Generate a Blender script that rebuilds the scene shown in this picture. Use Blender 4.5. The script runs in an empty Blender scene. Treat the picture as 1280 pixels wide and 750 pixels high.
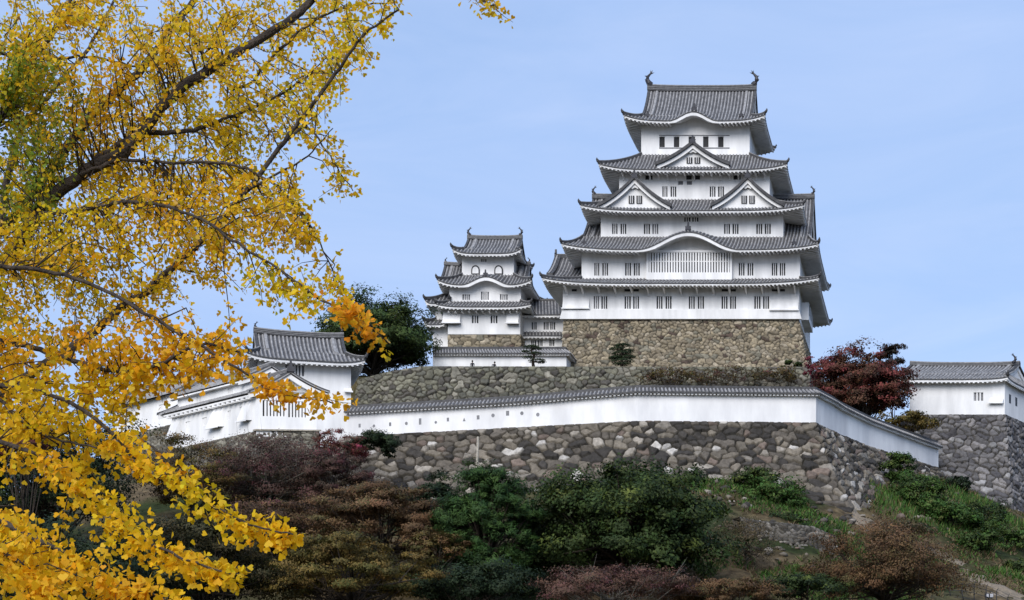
import bpy, math, random
import numpy as np
from mathutils import Vector, Matrix

random.seed(7)
RNG = np.random.default_rng(7)
SC = bpy.context.scene
COL = SC.collection
F, HX, HY = 2000.0, 640.0, 950.0          # focal length in pixels of the 1280 px photo, principal column, horizon row
R = math.radians

# ---------------------------------------------------------------- camera, sky, sun, exposure
cd = bpy.data.cameras.new('camera')
cd.sensor_width = 36.0
cd.lens = F / 1280 * 36
cd.shift_y = (HY - 375) / 1280
cd.clip_start, cd.clip_end = 0.3, 8000
cam = bpy.data.objects.new('camera', cd)
cam.location = (0, 0, 0)
cam.rotation_euler = (R(90), 0, 0)
COL.objects.link(cam)
SC.camera = cam

SUN_EL, SUN_AZ = 34.0, 203.0              # azimuth clockwise from +Y (north); the sun stands behind the camera, to its left
world = bpy.data.worlds.new('World')
SC.world = world
world.use_nodes = True
nt = world.node_tree
nt.nodes.clear()
wo = nt.nodes.new('ShaderNodeOutputWorld')
bg = nt.nodes.new('ShaderNodeBackground')
bg.inputs['Strength'].default_value = 0.094
sky = nt.nodes.new('ShaderNodeTexSky')
sky.sky_type = 'NISHITA'
sky.sun_disc = False
sky.sun_elevation = R(SUN_EL)
sky.sun_rotation = R(SUN_AZ)
sky.air_density = 1.15
sky.dust_density = 0.6
sky.ozone_density = 2.2
tc = nt.nodes.new('ShaderNodeTexCoord')
mp = nt.nodes.new('ShaderNodeMapping')
mp.inputs['Scale'].default_value = (1.0, 1.0, 3.2)
nz = nt.nodes.new('ShaderNodeTexNoise')
nz.inputs['Scale'].default_value = 3.4
nz.inputs['Detail'].default_value = 6
nz.inputs['Roughness'].default_value = 0.55
nz.inputs['Distortion'].default_value = 0.5
rp = nt.nodes.new('ShaderNodeValToRGB')
rp.color_ramp.elements[0].position = 0.34
rp.color_ramp.elements[0].color = (0.72, 0.72, 0.72, 1)
rp.color_ramp.elements[1].position = 0.78
rp.color_ramp.elements[1].color = (0.95, 0.95, 0.95, 1)
mx = nt.nodes.new('ShaderNodeMixRGB')
mx.inputs['Color2'].default_value = (2.5, 3.5, 5.65, 1)    # thin high cloud, in the sky texture's own units
nt.links.new(tc.outputs['Generated'], mp.inputs['Vector'])
nt.links.new(mp.outputs['Vector'], nz.inputs['Vector'])
nt.links.new(nz.outputs['Fac'], rp.inputs['Fac'])
nt.links.new(rp.outputs['Color'], mx.inputs['Fac'])
nt.links.new(sky.outputs['Color'], mx.inputs['Color1'])
mp2 = nt.nodes.new('ShaderNodeMapping')
mp2.inputs['Scale'].default_value = (1.6, 1.6, 7.5)
nz2 = nt.nodes.new('ShaderNodeTexNoise')
nz2.inputs['Scale'].default_value = 2.6
nz2.inputs['Detail'].default_value = 8
nz2.inputs['Roughness'].default_value = 0.6
nz2.inputs['Distortion'].default_value = 0.9
rp2 = nt.nodes.new('ShaderNodeValToRGB')
rp2.color_ramp.elements[0].position = 0.36
rp2.color_ramp.elements[0].color = (0, 0, 0, 1)
rp2.color_ramp.elements[1].position = 0.95
rp2.color_ramp.elements[1].color = (0.34, 0.34, 0.34, 1)
mx2 = nt.nodes.new('ShaderNodeMixRGB')
mx2.inputs['Color2'].default_value = (4.3, 4.85, 6.3, 1)
nt.links.new(tc.outputs['Generated'], mp2.inputs['Vector'])
nt.links.new(mp2.outputs['Vector'], nz2.inputs['Vector'])
nt.links.new(nz2.outputs['Fac'], rp2.inputs['Fac'])
nt.links.new(rp2.outputs['Color'], mx2.inputs['Fac'])
nt.links.new(mx.outputs['Color'], mx2.inputs['Color1'])
nt.links.new(mx2.outputs['Color'], bg.inputs['Color'])
nt.links.new(bg.outputs['Background'], wo.inputs['Surface'])

sl = bpy.data.lights.new('sun', 'SUN')
sl.energy = 2.0
sl.angle = R(42)
sl.color = (1.0, 0.965, 0.92)
sun = bpy.data.objects.new('sun', sl)
COL.objects.link(sun)
_d = Vector((math.sin(R(SUN_AZ)) * math.cos(R(SUN_EL)), math.cos(R(SUN_AZ)) * math.cos(R(SUN_EL)), math.sin(R(SUN_EL))))
sun.rotation_euler = _d.to_track_quat('Z', 'Y').to_euler()
sun.location = (-40, -60, 120)

SC.view_settings.view_transform = 'Standard'
SC.view_settings.look = 'None'
SC.view_settings.gamma = 1.0
SC.view_settings.use_curve_mapping = False
SC.view_settings.exposure = 0.89


# ---------------------------------------------------------------- helpers
def W(px, py, Y):
    """the world point at depth Y seen at pixel (px, py) of the photograph"""
    return ((px - HX) / F * Y, Y, (HY - py) / F * Y)


def WX(px, Y): return (px - HX) / F * Y
def WZ(py, Y): return (HY - py) / F * Y


MATS = {}


def mat(name, base, rough=0.8, var=0.25, scale=3.0, detail=5, bump=0.0, bscale=20.0, attr=None, trans=0.0, dark=None, spec=0.3, stretch=None):
    """noise-varied principled material; attr: the colour attribute that multiplies the base; trans: share of translucency"""
    m = bpy.data.materials.new(name)
    m.use_nodes = True
    n, l = m.node_tree.nodes, m.node_tree.links
    p = n['Principled BSDF']
    p.inputs['Roughness'].default_value = rough
    p.inputs['Specular IOR Level'].default_value = spec
    t = n.new('ShaderNodeTexCoord')
    mpn = n.new('ShaderNodeMapping')
    if stretch: mpn.inputs['Scale'].default_value = stretch
    l.new(t.outputs['Object'], mpn.inputs['Vector'])
    ns = n.new('ShaderNodeTexNoise')
    ns.inputs['Scale'].default_value = scale
    ns.inputs['Detail'].default_value = detail
    ns.inputs['Roughness'].default_value = 0.6
    l.new(mpn.outputs['Vector'], ns.inputs['Vector'])
    rm = n.new('ShaderNodeValToRGB')
    d = dark if dark else tuple(c * (1 - var) for c in base)
    b = base if dark else tuple(min(1, c * (1 + var)) for c in base)
    rm.color_ramp.elements[0].position = 0.32
    rm.color_ramp.elements[0].color = (*d, 1)
    rm.color_ramp.elements[1].position = 0.68
    rm.color_ramp.elements[1].color = (*b, 1)
    l.new(ns.outputs['Fac'], rm.inputs['Fac'])
    out = rm.outputs['Color']
    if attr:
        a = n.new('ShaderNodeAttribute')
        a.attribute_name = attr
        mu = n.new('ShaderNodeMixRGB')
        mu.blend_type = 'MULTIPLY'
        mu.inputs['Fac'].default_value = 1
        l.new(out, mu.inputs['Color1'])
        l.new(a.outputs['Color'], mu.inputs['Color2'])
        out = mu.outputs['Color']
    l.new(out, p.inputs['Base Color'])
    if bump:
        n2 = n.new('ShaderNodeTexNoise')
        n2.inputs['Scale'].default_value = bscale
        n2.inputs['Detail'].default_value = 6
        l.new(mpn.outputs['Vector'], n2.inputs['Vector'])
        bp = n.new('ShaderNodeBump')
        bp.inputs['Strength'].default_value = bump
        bp.inputs['Distance'].default_value = 0.1
        l.new(n2.outputs['Fac'], bp.inputs['Height'])
        l.new(bp.outputs['Normal'], p.inputs['Normal'])
    if trans:
        tr = n.new('ShaderNodeBsdfTranslucent')
        l.new(out, tr.inputs['Color'])
        ms = n.new('ShaderNodeMixShader')
        ms.inputs['Fac'].default_value = trans
        l.new(p.outputs['BSDF'], ms.inputs[1])
        l.new(tr.outputs['BSDF'], ms.inputs[2])
        l.new(ms.outputs['Shader'], n['Material Output'].inputs['Surface'])
    MATS[name] = m
    return m


PLASTER = mat('white_plaster', (0.86, 0.85, 0.84), 0.85, scale=0.5, detail=8, dark=(0.62, 0.615, 0.61), bump=0.05, bscale=6, stretch=(1.1, 1.1, 0.22))
STAINED = mat('stained_plaster', (0.86, 0.85, 0.84), 0.85, scale=0.45, detail=9, dark=(0.60, 0.595, 0.60), bump=0.08, bscale=5, stretch=(0.8, 0.8, 0.22))
PAN = mat('roof_tile_pan', (0.07, 0.068, 0.07), 0.65, 0.4, scale=1.5, detail=6)
RIB = mat('roof_tile_rib', (0.25, 0.243, 0.24), 0.65, 0.4, scale=1.8, detail=8)
RIDGE = mat('ridge_tile', (0.055, 0.054, 0.056), 0.6, 0.45, scale=2.5)
MORTAR = mat('ridge_mortar', (0.25, 0.245, 0.245), 0.8, 0.3, scale=3)
DARK = mat('window_dark', (0.018, 0.018, 0.02), 0.5, 0.3)
SHADE = mat('window_shutter', (0.20, 0.20, 0.21), 0.7, 0.2)
BRONZE = mat('bronze_tile', (0.035, 0.035, 0.042), 0.5, 0.3, scale=4)
WOOD = mat('weathered_wood', (0.30, 0.27, 0.22), 0.85, 0.3, scale=4)
STEEL = mat('dark_steel', (0.03, 0.03, 0.032), 0.5, 0.3)
STONE = mat('stone', (0.92, 0.92, 0.92), 0.9, 0.42, scale=2.6, detail=10, bump=0.8, bscale=4, attr='Col')
LEAF = mat('leaf', (0.95, 0.95, 0.95), 0.65, 0.2, scale=0.6, attr='Col', trans=0.22, spec=0.2)
GINKGO = mat('ginkgo_leaf', (0.97, 0.97, 0.97), 0.55, 0.08, scale=2.0, attr='Col', trans=0.52, spec=0.25)
BARK = mat('bark', (0.05, 0.038, 0.029), 0.95, 0.5, scale=9, detail=8, bump=0.6, bscale=30)
GREYBARK = mat('grey_bark', (0.16, 0.145, 0.12), 0.95, 0.4, scale=9, detail=8, bump=0.6, bscale=30)
SKIN = mat('skin', (0.45, 0.30, 0.22), 0.6, 0.05)
HAIR = mat('black_hair', (0.012, 0.011, 0.01), 0.6, 0.1)
CLOTH = mat('dark_cloth', (0.025, 0.025, 0.03), 0.9, 0.2)
CLOTH2 = mat('pale_cloth', (0.40, 0.40, 0.42), 0.9, 0.2)


def tag(o, label=None, cat=None, group=None, kind=None):
    if label: o['label'] = label
    if cat: o['category'] = cat
    if group: o['group'] = group
    if kind: o['kind'] = kind
    return o


def thing(name, label, cat, loc, group=None):
    o = bpy.data.objects.new(name, None)
    o.empty_display_size = 0.5
    COL.objects.link(o)
    o.location = loc
    return tag(o, label, cat, group)


def world_loc(o):
    v = Vector((0, 0, 0))
    while o:
        v += o.location
        o = o.parent
    return v


def link(name, V, Fc, mats, parent=None, midx=None, smooth=False, col=None, origin=None, nor=None):
    """one mesh object from world-space vertices; the origin is the parent's base, or the given one"""
    V = np.asarray(V, dtype=np.float32).reshape(-1, 3)
    me = bpy.data.meshes.new(name)
    o = bpy.data.objects.new(name, me)
    COL.objects.link(o)
    if parent is not None:
        o.parent = parent
        V = V - np.array(world_loc(parent), dtype=np.float32)
    else:
        if origin is None:
            origin = (float(V[:, 0].mean()), float(V[:, 1].mean()), float(V[:, 2].min()))
        o.location = origin
        V = V - np.array(origin, dtype=np.float32)
    if isinstance(Fc, np.ndarray):
        nf, k = Fc.shape
        me.vertices.add(len(V))
        me.vertices.foreach_set('co', V.ravel())
        me.loops.add(nf * k)
        me.loops.foreach_set('vertex_index', Fc.ravel().astype(np.int32))
        me.polygons.add(nf)
        me.polygons.foreach_set('loop_start', np.arange(0, nf * k, k, dtype=np.int32))
        me.update(calc_edges=True)
    else:
        me.from_pydata(V.tolist(), [], Fc)
        me.update()
    for m in (mats if isinstance(mats, (list, tuple)) else [mats]): me.materials.append(m)
    if midx is not None: me.polygons.foreach_set('material_index', np.asarray(midx, dtype=np.int32))
    if smooth: me.polygons.foreach_set('use_smooth', np.ones(len(me.polygons), dtype=bool))
    if nor is not None:
        a = me.attributes.new('custom_normal', 'FLOAT_VECTOR', 'POINT')
        a.data.foreach_set('vector', np.asarray(nor, dtype=np.float32).ravel())
        me.polygons.foreach_set('use_smooth', np.ones(len(me.polygons), dtype=bool))
    if col is not None:
        a = me.color_attributes.new('Col', 'FLOAT_COLOR', 'POINT')
        c = np.ones((len(V), 4), dtype=np.float32)
        c[:, :3] = col
        a.data.foreach_set('color', c.ravel())
    return o


class MB:
    """collects faces; T maps local (u, v, z) to the world"""
    def __init__(s, T=None):
        s.V, s.F, s.M, s.T = [], [], [], T

    def add(s, vs, fs, m=0, raw=False):
        b = len(s.V)
        s.V.extend(vs if (raw or s.T is None) else [s.T(*p) for p in vs])
        for f in fs:
            s.F.append([b + i for i in f])
            s.M.append(m)

    def quad(s, a, b, c, d, m=0): s.add([a, b, c, d], [(0, 1, 2, 3)], m)

    def box(s, x0, x1, y0, y1, z0, z1, m=0):
        s.add([(x0, y0, z0), (x1, y0, z0), (x1, y1, z0), (x0, y1, z0), (x0, y0, z1), (x1, y0, z1), (x1, y1, z1), (x0, y1, z1)],
              [(0, 3, 2, 1), (4, 5, 6, 7), (0, 1, 5, 4), (1, 2, 6, 5), (2, 3, 7, 6), (3, 0, 4, 7)], m)

    def prism(s, pts, y0, y1, m=0):
        """a profile in (u, z) extruded along v"""
        n = len(pts)
        s.add([(u, y0, z) for u, z in pts] + [(u, y1, z) for u, z in pts],
              [tuple(range(n)), tuple(range(2 * n - 1, n - 1, -1))] + [(i, i + n, (i + 1) % n + n, (i + 1) % n) for i in range(n)], m)

    def beam(s, path, side, w, h, m=0, drop=0.0):
        """a bar of rectangular section along world points; side: world unit vector across it"""
        side = Vector(side)
        vs = []
        for p in path:
            p = Vector(p) - Vector((0, 0, drop))
            for a, b in ((-1, 0), (1, 0), (1, 1), (-1, 1)):
                vs.append(tuple(p + side * (a * w / 2) + Vector((0, 0, b * h))))
        fs = [(3, 2, 1, 0)]
        for i in range(len(path) - 1):
            o = 4 * i
            for k in range(4): fs.append((o + k, o + (k + 1) % 4, o + 4 + (k + 1) % 4, o + 4 + k))
        o = 4 * (len(path) - 1)
        fs.append((o, o + 1, o + 2, o + 3))
        s.add(vs, fs, m, raw=True)

    def rib(s, path, side, w=0.2, h=0.13, m=1):
        side = Vector(side)
        vs = []
        for p in path:
            p = Vector(p)
            for a, b in ((-.5, -.03), (-.27, .85), (.27, .85), (.5, -.03)):
                vs.append(tuple(p + side * (a * w) + Vector((0, 0, b * h))))
        fs = [(0, 1, 2, 3)]
        for i in range(len(path) - 1):
            o = 4 * i
            for k in range(3): fs.append((o + k, o + 4 + k, o + 5 + k, o + 1 + k))
        s.add(vs, fs, m, raw=True)

    def tube(s, path, radii, n=8, m=0, cap=True):
        path = [Vector(p) for p in path]
        vs, fs = [], []
        ref = Vector((0.31, 0.2, 0.93))
        for i, p in enumerate(path):
            t = (path[min(i + 1, len(path) - 1)] - path[max(i - 1, 0)]).normalized()
            a = t.cross(ref)
            if a.length < 0.05: a = t.cross(Vector((1, 0, 0)))
            a.normalize()
            b = t.cross(a)
            for k in range(n):
                q = 2 * math.pi * k / n
                vs.append(tuple(p + (a * math.cos(q) + b * math.sin(q)) * radii[i]))
        for i in range(len(path) - 1):
            for k in range(n):
                fs.append((i * n + k, i * n + (k + 1) % n, (i + 1) * n + (k + 1) % n, (i + 1) * n + k))
        if cap:
            fs.append(tuple(range(n - 1, -1, -1)))
            fs.append(tuple((len(path) - 1) * n + k for k in range(n)))
        s.add(vs, fs, m, raw=True)

    def build(s, name, mats, parent=None, smooth=False, origin=None):
        return link(name, s.V, s.F, mats, parent, s.M, smooth, origin=origin)


def frame(ox, oy, U=(1, 0), V=(0, 1)):
    def T(u, v, z): return (ox + u * U[0] + v * V[0], oy + u * U[1] + v * V[1], z)
    T.side_u = Vector((U[0], U[1], 0)).normalized()
    T.side_v = Vector((V[0], V[1], 0)).normalized()
    return T


# ---------------------------------------------------------------- tiled roofs, walls, windows
ROOFM = [PAN, RIB, RIDGE, MORTAR]
RIBSTEP = 0.44


def prof(t): return 0.72 * t + 0.28 * t * t


def bell(x): return 0.5 * (1 + math.cos(math.pi * max(-1.0, min(1.0, x)))) ** 1.0


def sides_of(o, i):
    u0, u1, v0, v1 = o
    a0, a1, b0, b1 = i
    return [((u0, v0), (u1, v0), (a0, b0), (a1, b0)), ((u1, v0), (u1, v1), (a1, b0), (a1, b1)),
            ((u1, v1), (u0, v1), (a1, b1), (a0, b1)), ((u0, v1), (u0, v0), (a0, b1), (a0, b0))]


def side_funcs(sd, zE, zI, up, bump, T):
    a, b, ia, ib = [Vector(p) for p in sd]
    L = (b - a).length
    d = (b - a) / L
    n = Vector((-d.y, d.x))
    D = (ia - a).dot(n)
    ca, cb = (ia - a).dot(d), L - (ib - a).dot(d)

    def z(x, t):
        xl, xr = ca * t, L - cb * t
        s = (x - xl) / max(1e-6, xr - xl)
        q = zE + (zI - zE) * prof(t) + up * min(1.0, abs(2 * s - 1)) ** 5 * (1 - t) ** 1.4
        if bump:
            xc, hw, A = bump
            q = q + A * bell((x - xc) / hw) * (1 - t * t) if abs(x - xc) < hw else q
        return q

    def P(x, t, dz=0.0, out=0.0):
        q = a + d * x + n * (D * t - out)
        return T(q.x, q.y, z(x, t) + dz)

    def tmax(x):
        m = 1.0
        if ca > 1e-6: m = min(m, x / ca)
        if cb > 1e-6: m = min(m, (L - x) / cb)
        return max(0.0, m)
    da = Vector(T(a.x + d.x, a.y + d.y, 0)) - Vector(T(a.x, a.y, 0))
    return dict(L=L, d=d, n=n, D=D, ca=ca, cb=cb, z=z, P=P, tmax=tmax, a=a, side=da.normalized())


def skirt_roof(parent, T, outer, inner, zE, zI, wall, up=0.7, bumps=None, step=RIBSTEP, fascia=0.17, name='roof', soff=0.45, hips=True):
    """a tiled skirt from the eave rectangle to the inner one; its eave (fascia, soffit, rafters) is a child"""
    mb, ev = MB(T), MB(T)
    sds, wsd = sides_of(outer, inner), sides_of(outer, wall)
    for k, sd in enumerate(sds):
        bump = (bumps or {}).get(k)
        S = side_funcs(sd, zE, zI, up, bump, T)
        L, P = S['L'], S['P']
        ns, ntt = max(24, int(L / 0.7)), 7
        vs, fs = [], []
        for j in range(ntt):
            t = j / (ntt - 1)
            for i in range(ns + 1):
                x = S['ca'] * t + (L - (S['ca'] + S['cb']) * t) * i / ns
                vs.append(P(x, t))
        for j in range(ntt - 1):
            for i in range(ns):
                q = j * (ns + 1) + i
                fs.append((q, q + 1, q + ns + 2, q + ns + 1))
        mb.add(vs, fs, 0, raw=True)
        # tile edge, then the white fascia below it
        vs, fs = [], []
        for i in range(ns + 1):
            x = L * i / ns
            vs += [P(x, 0, 0.0, 0.0), P(x, 0, -0.13, 0.0)]
        for i in range(ns): fs.append((2 * i, 2 * i + 1, 2 * i + 3, 2 * i + 2))
        mb.add(vs, fs, 2, raw=True)
        m = max(2, int(L / step))
        for i in range(m):
            x = (i + 0.5) * L / m
            tm = S['tmax'](x)
            if tm < 0.04: continue
            kk = 7
            mb.rib([P(x, tm * q / (kk - 1), 0.0, 0.03 if q == 0 else 0) for q in range(kk)], S['side'], w=0.21, h=0.14)
        # eave underside
        Wd = [Vector(p) for p in wsd[k]]
        wd = (Wd[2] - Wd[0]).dot(S['n'])                    # depth of the wall plane
        wa, wb = (Wd[2] - Wd[0]).dot(S['d']), L - (Wd[3] - Wd[0]).dot(S['d'])

        def E(x, dz, out, S=S): return S['P'](x, 0, dz, out)

        def Wp(i, dz, S=S, wd=wd, wa=wa, wb=wb, bump=bump):
            x = wa + (S['L'] - wa - wb) * i
            q = S['a'] + S['d'] * x + S['n'] * (wd - .015)
            zz = zE + soff
            if bump:
                xc, hw, A = bump
                if abs(x - xc) < hw: zz = max(zz, zE + A * bell((x - xc) / hw) - 0.12)
            return T(q.x, q.y, zz + dz)
        vs, fs = [], []
        for i in range(ns + 1):
            x = L * i / ns
            fh = fascia
            if bump and abs(x - bump[0]) < bump[1] * 1.02: fh = fascia + 0.24 * min(1, 3 * bell((x - bump[0]) / (bump[1] * 1.02)) + 0.2)
            vs += [E(x, -0.13, -0.05), E(x, -0.13 - fh, -0.07), E(x, -0.13 - fh, -0.35), E(x, -0.02 - 0.2, -0.36), Wp(i / ns, -0.0), Wp(i / ns, -1.4 if bump else -0.3)]
        for i in range(ns):
            for j in range(5): fs.append((6 * i + j, 6 * i + j + 1, 6 * i + 7 + j, 6 * i + 6 + j))
        ev.add(vs, fs, 0, raw=True)
        m = max(2, int(L / 0.52))
        for i in range(m):
            x = (i + 0.5) * L / m
            if x < wa * 0.9 or x > L - wb * 0.9: pass
            if bump and abs(x - bump[0]) < bump[1] * 0.96: continue
            p0 = Vector(E(x, -0.13 - fascia - 0.12, -0.1))
            p1 = Vector(E(x, 0, -wd)) if wa * 0.9 <= x <= L - wb * 0.9 else Vector(E(x, 0, -wd * max(0.15, min(x / max(wa, .01), (L - x) / max(wb, .01)))))
            p1.z = p0.z + soff * 0.9
            ev.beam([p0, p1], S['side'], 0.2, 0.15, 0)
    # hip ridges with an upturned end tile
    if hips:
        u0, u1, v0, v1 = outer
        a0, a1, b0, b1 = inner
        for (ou, ovv, iu, iv) in ((u0, v0, a0, b0), (u1, v0, a1, b0), (u1, v1, a1, b1), (u0, v1, a0, b1)):
            if abs(ou - iu) < 0.02 and abs(ovv - iv) < 0.02: continue
            pts = []
            for q in range(9):
                t = q / 8
                pts.append(Vector(T(ou + (iu - ou) * t, ovv + (iv - ovv) * t, zE + (zI - zE) * prof(t) + up * (1 - t) ** 1.4)))
            dr = (pts[-1] - pts[0])
            dr.z = 0
            dr.normalize()
            sd = dr.cross(Vector((0, 0, 1))).normalized()
            mb.beam([p + Vector((0, 0, -.05)) for p in pts], sd, 0.32, 0.36, 2)
            mb.beam([p + Vector((0, 0, .31)) for p in pts], sd, 0.2, 0.08, 3)
            e = pts[0]
            mb.tube([e + dr * 0.25 + Vector((0, 0, .1)), e - dr * .12 + Vector((0, 0, .3)), e - dr * .27 + Vector((0, 0, .5)), e - dr * .27 + Vector((0, 0, .68))], [.2, .2, .13, .05], 6, 2)
    o = mb.build(name, ROOFM, parent)
    ev.build('eave', [PLASTER], o)
    return o


def gable_roof(parent, T, u0, u1, v0, v1, z0, zR, fish=1.6, name='gable_roof', step=RIBSTEP, overhang=0.5, ridge_h=0.62, along='u', vr=None):
    """the straight upper half of a hip-and-gable roof: two curved slopes and white gable ends"""
    if along == 'v':
        T0 = T

        def T(u, v, z): return T0(v, u, z)
        T.side_u, T.side_v = T0.side_v, T0.side_u
    mb, gbs = MB(T), (MB(T), MB(T))
    vm = (v0 + v1) / 2 if vr is None else vr
    H = zR - z0

    def pz(t): return z0 + H * (0.62 * t + 0.38 * t * t) if H > 0 else z0
    K = 8
    for (va, sgn) in ((v0, 1), (v1, -1)):
        for i in range(K):
            t, t2 = i / K, (i + 1) / K
            mb.quad((u0 - overhang, va + (vm - va) * t, pz(t)), (u1 + overhang, va + (vm - va) * t, pz(t)),
                    (u1 + overhang, va + (vm - va) * t2, pz(t2)), (u0 - overhang, va + (vm - va) * t2, pz(t2)), 0)
        m = int((u1 - u0 + 2 * overhang) / step)
        for i in range(m + 1):
            u = u0 - overhang + (u1 - u0 + 2 * overhang) * i / m
            mb.rib([T(u, va + (vm - va) * q / K, pz(q / K)) for q in range(K + 1)], T.side_u, w=0.21, h=0.14)
        # verge ridges, one over each gable end and one a little inside
        for u in (u0 - overhang + 0.1, u1 + overhang - 0.1, u0 + 0.75, u1 - 0.75):
            mb.beam([T(u, va + (vm - va) * q / K, pz(q / K)) for q in range(K + 1)], T.side_u, 0.3, 0.26, 2 if abs(u - (u0 + u1) / 2) > (u1 - u0) / 2 else 3)
        for e, (u, dirn) in enumerate(((u0 - overhang + 0.12, 1), (u1 + overhang - 0.12, -1))):
            vs, fs = [], []
            for q in range(K + 1):
                p = (u, va + (vm - va) * q / K, pz(q / K))
                vs += [(p[0], p[1], p[2] - 0.04), (p[0], p[1], p[2] - 0.5), (p[0] + dirn * .2, p[1], p[2] - 0.5), (p[0] + dirn * .2, p[1], p[2] - .04)]
            for q in range(K):
                for j in range(4): fs.append((4 * q + j, 4 * q + (j + 1) % 4, 4 * q + 4 + (j + 1) % 4, 4 * q + 4 + j))
            gbs[e].add(vs, fs, 0)
    for e, u in enumerate((u0, u1)):
        vs = [(u, v0 + (vm - v0) * q / K, pz(q / K) - .06) for q in range(K + 1)] + [(u, v1 + (vm - v1) * q / K, pz(q / K) - .06) for q in range(K - 1, -1, -1)]
        gbs[e].add(vs, [tuple(range(len(vs)))], 0)
    a, b = u0 - overhang - 0.1, u1 + overhang + 0.1
    n = 10
    top = [Vector(T(a + (b - a) * i / n, vm, zR + 0.16 * abs(2 * i / n - 1) ** 3)) for i in range(n + 1)]
    mb.beam([p - Vector((0, 0, .15)) for p in top], T.side_v, 0.5, ridge_h, 2)
    for q in (0.3, 0.62):
        mb.beam([p + Vector((0, 0, ridge_h * q - .15)) for p in top], T.side_v, 0.56, 0.05, 3)
    mb.beam([p + Vector((0, 0, ridge_h - .15)) for p in top], T.side_v, 0.34, 0.14, 3)
    o = mb.build(name, ROOFM, parent)
    for g in gbs: g.build('gable_wall', [PLASTER], o)
    if fish:
        for p, s in ((top[0], 1), (top[-1], -1)): finial(parent, p + Vector((0, 0, ridge_h - .1)) + T.side_u * (0.25 * s), T.side_u * s, fish)
    return o


def finial(parent, p, inward, h):
    """a fish-shaped ridge ornament: head down on the ridge, body bent outward, forked tail up"""
    mb = MB()
    i = Vector(inward).normalized()
    z = Vector((0, 0, 1))
    pts = [p + i * .18 * h, p - i * .02 * h + z * .12 * h, p - i * .14 * h + z * .34 * h, p - i * .10 * h + z * .58 * h, p + i * .06 * h + z * .76 * h, p + i * .16 * h + z * .86 * h]
    mb.tube(pts, [.17 * h, .2 * h, .16 * h, .11 * h, .07 * h, .05 * h], 8)
    q = pts[-1]
    sd = i.cross(z) * .035 * h
    for tip in (q + i * .22 * h + z * .02 * h, q - i * .06 * h + z * .22 * h, q + i * .1 * h + z * .2 * h):
        mb.add([tuple(q - z * .1 * h + sd), tuple(q - z * .1 * h - sd), tuple(q - i * .1 * h), tuple(tip)], [(0, 1, 3), (1, 2, 3), (2, 0, 3)], 0, raw=True)
    for f in (.3, .55):
        b = p - i * .2 * h + z * f * h
        mb.add([tuple(b + sd), tuple(b - sd), tuple(b + i * .12 * h + z * .12 * h), tuple(b - i * .14 * h + z * .1 * h)], [(0, 1, 3), (1, 2, 3), (2, 0, 3)], 0, raw=True)
    return mb.build('ridge_finial', [BRONZE], parent)


def crest(parent, p, h, side):
    """a small dark end-tile ornament"""
    mb = MB()
    s = Vector(side)
    z = Vector((0, 0, 1))
    f = s.cross(z)
    pr = [(-.5, 0), (.5, 0), (.42, .3), (.5, .45), (.2, .5), (.12, 1), (-.12, 1), (-.2, .5), (-.5, .45), (-.42, .3)]
    n = len(pr)
    vs = [tuple(p + s * a * h * .8 + z * b * h + f * .12) for a, b in pr] + [tuple(p + s * a * h * .8 + z * b * h - f * .12) for a, b in pr]
    mb.add(vs, [tuple(range(n)), tuple(range(2 * n - 1, n - 1, -1))] + [(k, (k + 1) % n, (k + 1) % n + n, k + n) for k in range(n)], 0, raw=True)
    return mb.build('ridge_finial', [BRONZE], parent)


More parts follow.
